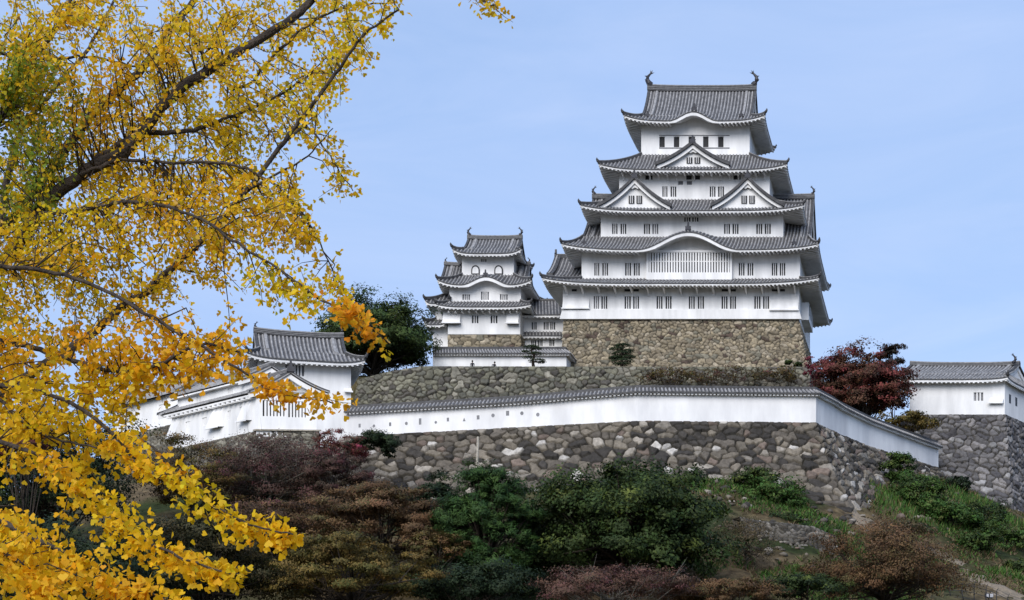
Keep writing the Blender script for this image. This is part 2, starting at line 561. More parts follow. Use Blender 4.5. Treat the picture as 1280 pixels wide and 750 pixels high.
def dormer(parent, T, uc, zA, zB, hw, vf, L, side='front', slots=True, step=RIBSTEP):
    """a triangular dormer gable with curved rakes; side 'left' turns it to face the -u side"""
    if side == 'left':
        T0 = T

        def T(u, v, z): return T0(v, -u, z)
        T.side_u, T.side_v = -T0.side_v, T0.side_u
    mb, gb, wb = MB(T), MB(T), MB(T)
    K = 9
    H = zA - zB

    def pz(x): return zA - H * (1.4 * x - 0.4 * x * x)
    for s in (-1, 1):
        for k in range(K):
            x, x2 = k / K, (k + 1) / K
            mb.quad((uc + s * hw * x, vf, pz(x)), (uc + s * hw * x2, vf, pz(x2)), (uc + s * hw * x2, vf + L, pz(x2)), (uc + s * hw * x, vf + L, pz(x)), 0)
        m = max(2, int(L / step))
        for i in range(m + 1):
            v = vf + L * i / m
            mb.rib([T(uc + s * hw * (1.03 - q / K * 1.03), v, pz(1.03 - 1.03 * q / K)) for q in range(K + 1)], T.side_v, w=0.21, h=0.13)
        path = [Vector(T(uc + s * hw * q / K * 1.04, vf + .12, pz(1.04 * q / K))) for q in range(K + 1)]
        mb.beam(path, T.side_v, 0.85, 0.44, 2)
        mb.beam([p + Vector((0, 0, .44)) - T.side_v * .1 for p in path], T.side_v, 0.2, .07, 3)
        vs, fs = [], []                                            # white bargeboard
        for q in range(K + 1):
            x = q / K
            wdt = 0.42 + 0.12 * (1 - x)
            for dv in (0.02, 0.24): vs += [(uc + s * hw * x, vf + dv, pz(x) - .02), (uc + s * hw * x, vf + dv, pz(x) - .02 - wdt)]
        for q in range(K):
            o = 4 * q
            fs += [(o, o + 1, o + 5, o + 4), (o + 2, o + 3, o + 7, o + 6), (o + 1, o + 3, o + 7, o + 5)]
        gb.add(vs, fs, 0)
    vs = [(uc + hw * (q / K), vf + .62, pz(abs(q / K)) - .05) for q in range(-K, K + 1)]
    gb.add(vs, [tuple(range(len(vs)))], 0)
    # inner raised moulding and hanging ornament
    gb.prism([(uc - .16 * hw, pz(0) - .62 - .05 * H), (uc - .08 * hw, pz(0) - .62 - .17 * H), (uc, pz(0) - .62 - .11 * H), (uc + .08 * hw, pz(0) - .62 - .17 * H), (uc + .16 * hw, pz(0) - .62 - .05 * H), (uc, zA - .55)], vf + .26, vf + .44, 0)
    o = mb.build('dormer_roof', ROOFM, parent)
    gb.build('gable_wall', [PLASTER], o)
    if slots:
        for s in (-1, 1):
            z0, z1 = zB + .16 * H, zB + .44 * H
            a, b = sorted((uc + s * .03 * hw, uc + s * .19 * hw))
            w = MB(T)
            w.box(a, b, vf + .5, vf + .6, z0, z1, 0)
            for q in range(1, 3):
                c = a + (b - a) * q / 3
                w.box(c - .035, c + .035, vf + .43, vf + .497, z0, z1, 1)
            w.build('window', [DARK, PLASTER], o)
    # ridge and crest
    rp_ = [Vector(T(uc, vf - .1 + (L + .1) * q / 4, zA)) for q in range(5)]
    mb2 = MB()
    mb2.beam([p - Vector((0, 0, .1)) for p in rp_], T.side_u, 0.4, 0.5, 2)
    mb2.beam([p + Vector((0, 0, .4)) for p in rp_], T.side_u, 0.24, 0.09, 3)
    mb2.build('ridge', ROOFM, o)
    crest(o, Vector(T(uc, vf - .2, zA + .05)), 1.05, T.side_u)
    return o


def wall_box(parent, T, u0, u1, v0, v1, z0, z1, wins=(), m=PLASTER, name='wall', depth=0.3, bars=3, left_wins=(), flare=0.0):
    """four walls; window openings are cut into the front (wins) and left faces; each window is a part of the building"""
    mb = MB(T)

    def face(Pf, a0, a1, holes):
        us = sorted({a0, a1} | {h[0] for h in holes} | {h[1] for h in holes})
        zs = sorted({z0, z1} | {h[2] for h in holes} | {h[3] for h in holes})
        for i in range(len(us) - 1):
            for j in range(len(zs) - 1):
                cu, cz = (us[i] + us[i + 1]) / 2, (zs[j] + zs[j + 1]) / 2
                if any(h[0] < cu < h[1] and h[2] < cz < h[3] for h in holes): continue
                mb.quad(Pf(us[i], 0, zs[j]), Pf(us[i + 1], 0, zs[j]), Pf(us[i + 1], 0, zs[j + 1]), Pf(us[i], 0, zs[j + 1]))
        for h in holes:
            a, b, c, d = h[:4]
            mb.quad(Pf(a, 0, c), Pf(a, depth, c), Pf(a, depth, d), Pf(a, 0, d))
            mb.quad(Pf(b, 0, d), Pf(b, depth, d), Pf(b, depth, c), Pf(b, 0, c))
            mb.quad(Pf(a, 0, c), Pf(b, 0, c), Pf(b, depth, c), Pf(a, depth, c))
            mb.quad(Pf(a, 0, d), Pf(a, depth, d), Pf(b, depth, d), Pf(b, 0, d))
    fr = lambda u, q, z: (u, v0 + q, z)
    lf = lambda v, q, z: (u0 + q, v, z)
    face(fr, u0, u1, wins)
    face(lf, v0, v1, left_wins)
    mb.quad((u1, v0, z0), (u1, v1, z0), (u1, v1, z1), (u1, v0, z1))
    mb.quad((u1, v1, z0), (u0, v1, z0), (u0, v1, z1), (u1, v1, z1))
    mb.quad((u0, v0, z1), (u1, v0, z1), (u1, v1, z1), (u0, v1, z1))
    if flare:
        # white plaster skirting that swells out over the stone base
        for k in range(1): mb.prism([(u0 - flare, z0), (u1 + flare, z0), (u1, z0 + 1.2), (u0, z0 + 1.2)], v0 - flare, v0 - .01)
    o = mb.build(name, [m], parent)
    for Pf, holes in ((fr, wins), (lf, left_wins)):
        for h in holes:
            a, b, c, d = h[:4]
            nb = h[4] if len(h) > 4 else bars
            pm = h[5] if len(h) > 5 else DARK
            w = MB(T)
            w.quad(Pf(a + .002, depth - .02, c + .002), Pf(b - .002, depth - .02, c + .002), Pf(b - .002, depth - .02, d - .002), Pf(a + .002, depth - .02, d - .002))
            wo_ = w.build('window', [pm], parent)
            if nb:
                br = MB(T)
                for q in range(1, nb + 1):
                    x = a + (b - a) * q / (nb + 1)
                    bw = min(.075, (b - a) / (nb + 1) * .23)
                    p, r_ = Pf(x - bw, .05, c), Pf(x + bw, .14, d)
                    br.box(min(p[0], r_[0]), max(p[0], r_[0]), min(p[1], r_[1]), max(p[1], r_[1]), c, d)
                br.build('bars', [PLASTER], wo_)
    return o


def drop_box(parent, T, u0, u1, v, out, z0, z1, side='front'):
    """a plastered stone-drop bay that leans out from the wall and is open below"""
    mb = MB(T)
    if side == 'front':
        mb.add([(u0, v, z1), (u1, v, z1), (u1, v - out, z0), (u0, v - out, z0), (u0, v, z0), (u1, v, z0)], [(0, 1, 2, 3), (0, 3, 4), (1, 5, 2)], 0)
        mb.box(u0 - .1, u1 + .1, v - out - .06, v - out + .1, z0 - .1, z0 + .06, 0)
        mb.quad((u0, v - out, z0 + .05), (u1, v - out, z0 + .05), (u1, v, z0 + .05), (u0, v, z0 + .05), 1)
    else:
        mb.add([(v, u0, z1), (v, u1, z1), (v - out, u1, z0), (v - out, u0, z0), (v, u0, z0), (v, u1, z0)], [(0, 1, 2, 3), (0, 3, 4), (1, 5, 2)], 0)
        mb.box(v - out - .06, v - out + .1, u0 - .1, u1 + .1, z0 - .1, z0 + .06, 0)
        mb.quad((v - out, u0, z0 + .05), (v - out, u1, z0 + .05), (v, u1, z0 + .05), (v, u0, z0 + .05), 1)
    return mb.build('stone_drop_bay', [PLASTER, DARK], parent)


# ---------------------------------------------------------------- dry stone walls
def sm(x, a, b):
    t = np.clip((x - a) / (b - a), 0, 1)
    return t * t * (3 - 2 * t)


def poisson(Lx, Ly, r, aspect, rng):
    """points at least about r apart (in x shrunk by aspect)"""
    pts = []
    cell = {}
    n = int(Lx * Ly / (r * r * aspect) * 26) + 50
    xs, ys, rr = rng.uniform(-r, Lx + r, n), rng.uniform(-r, Ly + r, n), r * np.sort(rng.uniform(0.42, 1.3, n))[::-1]
    for x, y, q in zip(xs, ys, rr):
        X = x / aspect
        ci, cj = int(math.floor(X / r)), int(math.floor(y / r))
        ok = True
        for i in range(ci - 2, ci + 3):
            for j in range(cj - 2, cj + 3):
                for (a, b, c) in cell.get((i, j), ()):
                    if (a - X) ** 2 + (b - y) ** 2 < (min(q, c)) ** 2:
                        ok = False
                        break
                if not ok: break
            if not ok: break
        if ok:
            cell.setdefault((ci, cj), []).append((X, y, q))
            pts.append((X, y))
    return np.array(pts)


def stone_wall(name, cols, size, palette, parent=None, res=0.13, relief=0.3, aspect=1.35, seed=1, curve=0.35, thick=None, rough=0.05):
    """cols: [(top point, bottom point), ...] along the wall, outward side to the right of the walking direction seen from above is -Y-ish"""
    rng = np.random.default_rng(seed)
    tops = np.array([c[0] for c in cols], float)
    bots = np.array([c[1] for c in cols], float)
    seg = np.linalg.norm((tops + bots)[1:] / 2 - (tops + bots)[:-1] / 2, axis=1)
    S = np.concatenate([[0], np.cumsum(seg)])
    Ltot = S[-1]
    Ht = np.linalg.norm(tops - bots, axis=1).mean()
    na, nb = int(Ltot / res), int(Ht / res)
    a = np.linspace(0, Ltot, na)
    b = np.linspace(0, 1, nb)
    top = np.stack([np.interp(a, S, tops[:, k]) for k in range(3)], 1)
    bot = np.stack([np.interp(a, S, bots[:, k]) for k in range(3)], 1)
    A, B = np.meshgrid(a, b * Ht, indexing='ij')
    t = b[None, :, None]
    # upper part steeper than the foot, as these walls are
    th = t * (1 - curve) + curve * t * t
    P = top[:, None, :] + (bot - top)[:, None, :] * np.concatenate([th, th, t], axis=2)
    dA = np.gradient(P, axis=0)
    dB = np.gradient(P, axis=1)
    N = np.cross(dB, dA)
    N /= np.linalg.norm(N, axis=2, keepdims=True) + 1e-9
    if (N[:, :, 1].mean() > 0 and abs(N[:, :, 1].mean()) > 0.1): N = -N
    # soften the normal across corners
    k = max(1, int(0.5 / res))
    for _ in range(2):
        Np = np.pad(N, ((k, k), (0, 0), (0, 0)), mode='edge')
        N = sum(Np[i:i + na] for i in range(2 * k + 1)) / (2 * k + 1)
    N /= np.linalg.norm(N, axis=2, keepdims=True)
    seeds = poisson(Ltot, Ht, size, aspect, rng)
    ns = len(seeds)
    stone = np.arange(ns)                        # some neighbouring cells fuse into one longer, irregular block
    for i in np.where(rng.uniform(size=ns) < .38)[0]:
        if stone[i] != i: continue
        dsq = ((seeds - seeds[i]) ** 2 * np.array([.6, 1.4])).sum(1)
        dsq[i] = 1e9
        j = int(np.argmin(dsq))
        if stone[j] == j: stone[i] = j
    wx = 0.10 * size * (np.sin(A * 2.1 / size + 1.3 * np.sin(B * 1.7 / size)) + np.sin(B * 3.1 / size + 2 * np.sin(A * 1.3 / size)))
    X = ((A + 0.5 * wx) / aspect).ravel()
    Yv = (B + 0.4 * wx).ravel()
    f1 = np.full(X.size, 1e9)
    id1 = np.zeros(X.size, int)
    ch = 4000
    for i0 in range(0, X.size, ch):
        xs, ys = X[i0:i0 + ch], Yv[i0:i0 + ch]
        sel = np.where((seeds[:, 0] > xs.min() - 3 * size) & (seeds[:, 0] < xs.max() + 3 * size))[0]
        ex, ey = xs[:, None] - seeds[None, sel, 0], ys[:, None] - seeds[None, sel, 1]
        d = ex * ex + ey * ey
        o = np.argpartition(d, 5, axis=1)[:, :6]
        dd = np.take_along_axis(d, o, 1)
        w = dd.argsort(1)
        dd = np.take_along_axis(dd, w, 1)
        o = sel[np.take_along_axis(o, w, 1)]
        same = stone[o[:, 1:]] == stone[o[:, :1]]
        sep = np.linalg.norm(seeds[o[:, 1:]] - seeds[o[:, :1]], axis=2)
        f1[i0:i0 + ch] = np.where(same, 9.0, (dd[:, 1:] - dd[:, :1]) / (2 * sep)).min(1)      # true distance to the stone's edge
        id1[i0:i0 + ch] = stone[o[:, 0]]
    e = f1 + .012 * np.sin(A.ravel() * 7.3 + 2 * np.sin(B.ravel() * 6.1)) * np.sin(B.ravel() * 7.7 + A.ravel() * 2.9)
    face = sm(e, 0.0, 0.085)
    off = rng.uniform(-0.4, 0.4, ns)
    gx, gy = rng.normal(0, .36, ns), rng.normal(0, .36, ns)
    h = relief * (face * (1 + off[id1]) - 0.75 + (gx[id1] * (X - seeds[id1, 0]) + gy[id1] * (Yv - seeds[id1, 1])) / size * face)
    h += rough * (np.sin(A.ravel() * 9.1 + B.ravel() * 5.3 + 3 * np.sin(B.ravel() * 4.1)) * np.sin(B.ravel() * 8.3 - A.ravel() * 3.7)) * .5
    h = h * (.25 + .75 * sm(B.ravel(), .05, .5)) - .05
    P2 = P + N * h.reshape(na, nb, 1)
    pal = np.array([p[0] for p in palette])
    pw = np.array([p[1] for p in palette], float)
    pick = rng.choice(len(pal), ns, p=pw / pw.sum())
    scol = pal[pick] * rng.uniform(0.72, 1.22, (ns, 1))
    joint = sm(e, 0.012, 0.06)[:, None]                # joints painted dark, standing in for shade in the grooves
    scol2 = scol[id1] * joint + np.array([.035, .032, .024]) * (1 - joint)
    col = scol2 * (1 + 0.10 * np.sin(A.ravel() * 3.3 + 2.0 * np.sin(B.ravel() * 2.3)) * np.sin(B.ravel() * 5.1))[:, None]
    idx = np.arange(na * nb).reshape(na, nb)
    Fq = np.stack([idx[:-1, :-1], idx[1:, :-1], idx[1:, 1:], idx[:-1, 1:]], -1).reshape(-1, 4)
    V = P2.reshape(-1, 3)
    # a real body behind the face: coping on top and a back side
    back = np.concatenate([P2[:, 0, :] - N[:, 0, :] * np.array([1, 1, 0]) * 1.6, bot - N[:, 0, :] * np.array([1, 1, 0]) * 1.0 + 0])
    nv = len(V)
    V = np.concatenate([V, back])
    bi = nv + np.arange(2 * na).reshape(2, na)
    F2 = np.stack([idx[:-1, 0], bi[0, :-1], bi[0, 1:], idx[1:, 0]], -1)
    F3 = np.stack([bi[0, :-1], bi[1, :-1], bi[1, 1:], bi[0, 1:]], -1)
    Fq = np.concatenate([Fq, F2, F3])
    col = np.concatenate([col, col[idx[:, 0]], col[idx[:, -1]]])
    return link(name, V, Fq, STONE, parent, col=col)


# ---------------------------------------------------------------- foliage
def leaf_mesh(name, C, Nn, size, colr, parent, m=LEAF, aspect=0.55, soft=None):
    """one small rhombic leaf (or leaf clump) per centre, facing Nn with a random turn"""
    n = len(C)
    Nn = Nn / (np.linalg.norm(Nn, axis=1, keepdims=True) + 1e-9)
    r = RNG.normal(size=(n, 3))
    a = np.cross(Nn, r)
    a /= np.linalg.norm(a, axis=1, keepdims=True) + 1e-9
    b = np.cross(Nn, a)
    s = size[:, None]
    V = np.stack([C - a * s * .5, C + b * s * .5 * aspect + Nn * s * .07, C + a * s * .5, C - b * s * .5 * aspect + Nn * s * .07], 1).reshape(-1, 3)
    Fq = np.arange(4 * n).reshape(n, 4)
    nor = None
    if soft is not None:
        # leaves of one clump are shaded as the clump they belong to
        sn = soft / (np.linalg.norm(soft, axis=1, keepdims=True) + 1e-9)
        g = np.cross(V.reshape(n, 4, 3)[:, 1] - V.reshape(n, 4, 3)[:, 3], V.reshape(n, 4, 3)[:, 0] - V.reshape(n, 4, 3)[:, 2])
        flip = (g * sn).sum(1) > 0
        Fq[flip] = Fq[flip][:, ::-1]
        nor = np.repeat(sn, 4, axis=0)
    return link(name, V, Fq, m, parent, col=np.repeat(colr, 4, axis=0), nor=nor)


def mixcols(n, pal, jit=0.25):
    pal_c = np.array([p[0] for p in pal])
    w = np.array([p[1] for p in pal], float)
    c = pal_c[RNG.choice(len(pal), n, p=w / w.sum())]
    return c * RNG.uniform(1 - jit, 1 + jit, (n, 1)) * RNG.uniform(.92, 1.08, (n, 3))


def tree(name, label, cat, base, crown, radii, pal, n=9000, leaf=0.3, lobes=26, flat=0.6, trunk_r=0.25, bare=0.0, group=None, shape='round', bark=BARK, lobe_r=0.3, up=0.5, clump=0.55, aspect=0.55, limbs=True, jit=.15, twigs=0, seed=None):
    """tapered trunk, limbs to leaf masses; the crown is thousands of small faces gathered in clumps round the lobes"""
    rng = np.random.default_rng(seed if seed is not None else RNG.integers(1e9))
    base, crown, radii = Vector(base), np.array(crown, float), np.array(radii, float)
    root = thing(name, label, cat, base, group)
    L = []
    tries = 0
    while len(L) < lobes and tries < 4000:
        tries += 1
        d = rng.normal(size=3)
        d /= np.linalg.norm(d)
        if shape == 'cone':
            h = rng.uniform(0, 1) ** 0.8
            rr = (1 - h) * rng.uniform(.55, .95) + .03
            q = rng.uniform(0, 2 * math.pi)
            p = np.array([math.cos(q) * rr, math.sin(q) * rr, 2 * h - 1])
        else:
            if d[2] < -0.55: continue
            p = d * rng.uniform(0.45, 0.92) if shape == 'round' else d * rng.uniform(0.1, 0.95)
        L.append(crown + p * radii)
    L = np.array(L)
    mr = radii.mean()
    per = n // len(L)
    C, Nn, clump_id, Sf = [], [], [], []
    for li, c in enumerate(L):
        lr = mr * lobe_r * rng.uniform(.65, 1.3) * np.array([1.15, 1.15, flat])
        k = max(4, int(9 * rng.uniform(.7, 1.3)))
        dd = rng.normal(size=(k, 3))
        dd[:, 2] = np.abs(dd[:, 2]) * 1.0 - .25
        dd /= np.linalg.norm(dd, axis=1, keepdims=True)
        sub = c + dd * lr * rng.uniform(.6, 1.05, (k, 1))
        w = rng.integers(0, k, per)
        off = rng.normal(size=(per, 3)) * lr.mean() * .24 * clump / .55 * np.array([1.15, 1.15, flat])
        P = sub[w] + off
        C.append(P)
        o = (P - crown) / radii
        q_ = off / (lr.mean() * .24)
        Sf.append(o * .35 + dd[w] * .55 + q_ * .45 + np.array([0, 0, .25]) + rng.normal(size=(per, 3)) * .16)
        Nn.append(o * .35 + dd[w] * .75 + np.array([0, 0, up]) + rng.normal(size=(per, 3)) * .5)
        clump_id.append(np.full(per, li * 20) + w)
    C, Nn, Sf = np.concatenate(C), np.concatenate(Nn), np.concatenate(Sf)
    cid = np.concatenate(clump_id)
    if bare:
        keep = rng.uniform(size=len(C)) > bare
        C, Nn, cid, Sf = C[keep], Nn[keep], cid[keep], Sf[keep]
    nk = cid.max() + 1
    colr = mixcols(nk, pal, .3)[cid] * .7 + mixcols(len(C), pal, jit) * .3
    leaf_mesh('crown', C, Nn, leaf * rng.uniform(.6, 1.35, len(C)), colr, root, aspect=aspect, soft=Sf)
    tb = MB()
    topz = crown[2] + (radii[2] * (.75 if shape == 'cone' else .25))
    p0 = base + Vector((0, 0, -.4))
    p1 = Vector((crown[0], crown[1], topz))
    path = []
    for q in range(7):
        t = q / 6
        path.append(p0.lerp(p1, t) + Vector((rng.normal() * .12, rng.normal() * .12, 0)) * mr * .18 * (0 if q == 0 else 1))
    rad = [trunk_r * (1.25 if q == 0 else 1) * (1 - .8 * q / 6) for q in range(7)]
    tb.tube(path, rad, 9)
    if limbs:
        for c in L:
            t = rng.uniform(.35, .85)
            f = t * 6
            i = int(f)
            s0 = path[i].lerp(path[min(i + 1, 6)], f - i)
            e = Vector(c)
            mid = s0.lerp(e, .5) + Vector((rng.normal() * .1, rng.normal() * .1, -.08)) * mr * .4
            r0 = trunk_r * .42
            tb.tube([s0, mid, e], [r0, r0 * .55, r0 * .16], 5)
            for _ in range(twigs):
                e2 = e + Vector(rng.normal(size=3) * mr * lobe_r * .8)
                s2 = mid.lerp(e, rng.uniform(.2, .9))
                tb.tube([s2, s2.lerp(e2, .5) + Vector(rng.normal(size=3) * .1), e2], [r0 * .25, r0 * .16, r0 * .05], 4)
    tb.build('trunk', [bark], root, smooth=True)
    return root


# ---------------------------------------------------------------- terrain
CTRL = np.array([
    (-150, 0, -1.6), (0, 0, -1.6), (150, 0, -1.6), (-150, 60, -1.6), (0, 60, -1.6), (150, 60, -1.6), (-60, 90, 1), (0, 90, 1.5), (60, 90, 2),
    (-60, 115, 7), (-25, 115, 8), (0, 115, 8.5), (20, 115, 9), (45, 115, 7.5), (80, 115, 5),
    (-14, 157, 24.5), (0, 153, 24.5), (12, 150, 25), (24, 150, 25.2), (12, 140, 20.5), (24, 140, 19.5), (36, 140, 15.5), (12, 128, 13.5), (30, 128, 12.5), (50, 128, 10),
    (34, 151, 21.3), (38, 160, 26), (43, 170, 30), (48.5, 181, 32), (51, 171, 25.5), (46, 156, 21.5), (57, 184, 29), (62, 180, 25), (60, 150, 15.5), (48, 140, 14.2), (42, 140, 15.8), (40, 130, 11.8),
    (80, 180, 22), (100, 150, 10), (150, 200, 12), (-24, 148, 27), (-34, 156, 27.5), (-45, 165, 28), (-30, 135, 19), (-60, 140, 17), (-60, 170, 27),
    (-100, 160, 14), (-150, 200, 14), (-100, 120, 3), (-60, 210, 30), (70, 220, 30), (0, 170, 31), (20, 175, 31), (0, 210, 33), (0, 262, 30), (-150, 280, 8), (150, 280, 8), (0, 300, 20)], float)


def tps_fit(P):
    n = len(P)
    xy = P[:, :2] / 50
    d = np.linalg.norm(xy[:, None] - xy[None], axis=2)
    K = d * d * np.log(d + 1e-9) + np.eye(n) * 0.02
    Q = np.hstack([np.ones((n, 1)), xy])
    A = np.block([[K, Q], [Q.T, np.zeros((3, 3))]])
    return np.linalg.solve(A, np.concatenate([P[:, 2], np.zeros(3)]))


TPS = tps_fit(CTRL)


def inside(poly, x, y):
    r = np.zeros(x.shape, bool)
    n = len(poly)
    for i in range(n):
        (x0, y0), (x1, y1) = poly[i], poly[(i + 1) % n]
        c = ((y0 > y) != (y1 > y)) & (x < (x1 - x0) * (y - y0) / (y1 - y0 + 1e-12) + x0)
        r ^= c
    return r


TER1 = [(-48, 176), (-30, 172), (-16, 170), (12.5, 161.5), (29, 162.5), (45.5, 185.5), (46, 191), (59, 191.5), (66, 205), (80, 240), (60, 270), (-60, 270), (-62, 200)]
TER2 = [(-21, 200), (38, 198), (42, 240), (30, 260), (-40, 260), (-32, 206)]
TER3 = [(-30, 209), (37, 209), (40, 240), (30, 258), (-40, 258)]


def ground_z(x, y):
    x, y = np.asarray(x, float), np.asarray(y, float)
    sh = x.shape
    X = np.stack([x.ravel(), y.ravel()], 1) / 50
    z = np.zeros(len(X))
    c = CTRL[:, :2] / 50
    for i in range(0, len(X), 20000):
        q = X[i:i + 20000]
        d = np.linalg.norm(q[:, None] - c[None], axis=2)
        z[i:i + 20000] = (d * d * np.log(d + 1e-9)) @ TPS[:len(c)] + TPS[len(c)] + q @ TPS[len(c) + 1:]
    z = z.reshape(sh)
    far = np.maximum(sm(np.abs(x), 110, 170), np.maximum(sm(y, 270, 320), 1 - sm(y, 60, 85)))
    z = np.clip(z, -1.6, 33.0) * (1 - far) + (-1.6) * far
    rough = (np.sin(x * .9 + 1.3 * np.sin(y * .6)) * np.sin(y * 1.1 + x * .3) * .3 + np.sin(x * 2.3 + y * 1.7) * np.sin(y * 2.9 - x) * .12) * sm(z, 2, 8)
    z = z + rough
    z = np.where(inside(TER1, x, y), 33.2, z)
    z = np.where(inside(TER2, x, y), 47.9, z)
    z = np.where(inside(TER3, x, y), 50.2, z)
    return z


def hit(px, py, Y0=118.0, Y1=186.0):
    """where the ground meets the line of sight through a pixel: used only to read positions off the photograph"""
    Ys = np.arange(Y0, Y1, .2)
    g = ground_z(WX(px, Ys), Ys) - WZ(py, Ys)
    k = np.where(g > 0)[0]
    Y = float(Ys[k[0]]) if len(k) else Y1
    return WX(px, Y), Y, gz(WX(px, Y), Y)


def gz(x, y): return float(ground_z(np.array([x]), np.array([y]))[0])


def build_ground():
    xs = np.concatenate([[-4000, -2000, -1000, -500, -300, -200, -150], np.arange(-120, 120.1, 1.0), [150, 200, 300, 500, 1000, 2000, 4000]])
    ys = np.concatenate([[-2000, -800, -300, -100, -40], np.arange(-10, 60, 5.0), np.arange(60, 280.1, 1.0), [320, 400, 600, 1000, 2000, 4000, 6000]])
    Xg, Yg = np.meshgrid(xs, ys, indexing='ij')
    Zg = ground_z(Xg, Yg)
    V = np.stack([Xg, Yg, Zg], -1).reshape(-1, 3)
    i = np.arange(len(xs) * len(ys)).reshape(len(xs), len(ys))
    Fq = np.stack([i[:-1, :-1], i[1:, :-1], i[1:, 1:], i[:-1, 1:]], -1).reshape(-1, 4)
    m = bpy.data.materials.new('earth_and_grass')
    m.use_nodes = True
    n, l = m.node_tree.nodes, m.node_tree.links
    p = n['Principled BSDF']
    p.inputs['Roughness'].default_value = 0.95
    p.inputs['Specular IOR Level'].default_value = 0.1
    t = n.new('ShaderNodeTexCoord')
    n1, n2 = n.new('ShaderNodeTexNoise'), n.new('ShaderNodeTexNoise')
    n1.inputs['Scale'].default_value, n1.inputs['Detail'].default_value = 0.13, 8
    n2.inputs['Scale'].default_value, n2.inputs['Detail'].default_value = 1.3, 10
    r1, r2 = n.new('ShaderNodeValToRGB'), n.new('ShaderNodeValToRGB')
    r1.color_ramp.elements[0].position, r1.color_ramp.elements[0].color = 0.42, (0.03, 0.04, 0.014, 1)
    r1.color_ramp.elements[1].position, r1.color_ramp.elements[1].color = 0.6, (0.13, 0.095, 0.055, 1)
    r2.color_ramp.elements[0].position, r2.color_ramp.elements[0].color = 0.35, (0.45, 0.45, 0.45, 1)
    r2.color_ramp.elements[1].position, r2.color_ramp.elements[1].color = 0.72, (1.25, 1.25, 1.2, 1)
    mu = n.new('ShaderNodeMixRGB')
    mu.blend_type = 'MULTIPLY'
    mu.inputs['Fac'].default_value = 1
    for q in (n1, n2): l.new(t.outputs['Object'], q.inputs['Vector'])
    l.new(n1.outputs['Fac'], r1.inputs['Fac'])
    l.new(n2.outputs['Fac'], r2.inputs['Fac'])
    l.new(r1.outputs['Color'], mu.inputs['Color1'])
    l.new(r2.outputs['Color'], mu.inputs['Color2'])
    l.new(mu.outputs['Color'], p.inputs['Base Color'])
    bp = n.new('ShaderNodeBump')
    bp.inputs['Strength'].default_value = .7
    bp.inputs['Distance'].default_value = .3
    l.new(n2.outputs['Fac'], bp.inputs['Height'])
    l.new(bp.outputs['Normal'], p.inputs['Normal'])
    o = link('ground', V, Fq, m, smooth=True, origin=(0, 0, 0))
    tag(o, kind='structure')


build_ground()


def dirt_path():
    pts = [hit(*p) for p in ((1048, 628), (1070, 646), (1098, 664), (1130, 676), (1166, 690), (1196, 704), (1222, 720), (1250, 736), (1275, 752), (1310, 775))]
    P = []
    for a, b in zip(pts[:-1], pts[1:]):
        for q in range(5): P.append((a[0] + (b[0] - a[0]) * q / 5, a[1] + (b[1] - a[1]) * q / 5))
    V, Fc = [], []
    K = 7
    for i, (x, y) in enumerate(P):
        x2, y2 = P[min(i + 1, len(P) - 1)]
        x1, y1 = P[max(i - 1, 0)]
        d = Vector((x2 - x1, y2 - y1)).normalized()
        w = 1.5 + .6 * math.sin(i * .9) + .3 * math.sin(i * 2.3)
        for k in range(K):
            o = (k / (K - 1) - .5) * 2 * w
            X, Y = x - d.y * o, y + d.x * o
            V.append((X, Y, gz(X, Y) + .12 - .16 * abs(k / (K - 1) - .5) * 2))
    for i in range(len(P) - 1):
        for k in range(K - 1): Fc.append((i * K + k, i * K + k + 1, (i + 1) * K + k + 1, (i + 1) * K + k))
    m = mat('dry_dirt', (.25, .195, .135), .95, scale=1.6, detail=10, dark=(.13, .11, .085), bump=.8, bscale=5)
    tag(link('path', V, Fc, m, smooth=True, origin=(0, 0, 0)), kind='structure')


dirt_path()

# ---------------------------------------------------------------- retaining walls of field stone
PAL_FRONT = [((.125, .108, .088), 5), ((.055, .049, .043), 5), ((.20, .172, .135), 3.6), ((.32, .285, .24), 1.7), ((.18, .138, .112), 1.8), ((.50, .47, .43), .9)]
PAL_MID = [((.20, .19, .14), 4), ((.15, .145, .115), 4), ((.27, .25, .20), 2), ((.11, .10, .085), 2)]
PAL_KEEP = [((.32, .265, .18), 6), ((.26, .215, .15), 4), ((.40, .34, .25), 3), ((.12, .085, .065), .9), ((.22, .20, .15), 2)]
PAL_RIGHT = [((.15, .142, .142), 5), ((.23, .215, .21), 4), ((.10, .095, .10), 3), ((.30, .29, .285), 1.2)]
PAL_LEFT = [((.20, .18, .14), 4), ((.27, .25, .20), 2), ((.13, .12, .10), 3)]

ZW = 33.7                                   # level of the long wall's foot


def wy(yb): return ZW * F / (HY - yb)


WALLPTS = [(px, wy(yb)) for px, yb in ((432, 545.5), (797, 526), (1020, 528), (1051, 543), (1086, 557), (1124, 569), (1173, 584))]
WALLXY = [(WX(px, Y), Y) for px, Y in WALLPTS]

fc = [((WALLXY[0][0] - 5.5, WALLXY[0][1] + 1.2, ZW - .6), (WALLXY[0][0] - 9, WALLXY[0][1] - 4.5, ZW - 11))]
for (x, y), (ox, oy, dz) in zip(WALLXY, ((-3.0, -6, -11), (0, -7.2, -12.5), (3.4, -8, -12.4), (6, -5.5, -10), (6.5, -5, -9), (6, -5, -8), (5, -4, -6))):
    fc.append(((x, y - .15, ZW), (x + ox, y + oy, ZW + dz)))
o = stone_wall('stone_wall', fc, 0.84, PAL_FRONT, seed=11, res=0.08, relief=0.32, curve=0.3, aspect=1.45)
tag(o, 'long battered retaining wall of dark rough stones under the long white wall', 'stone wall')

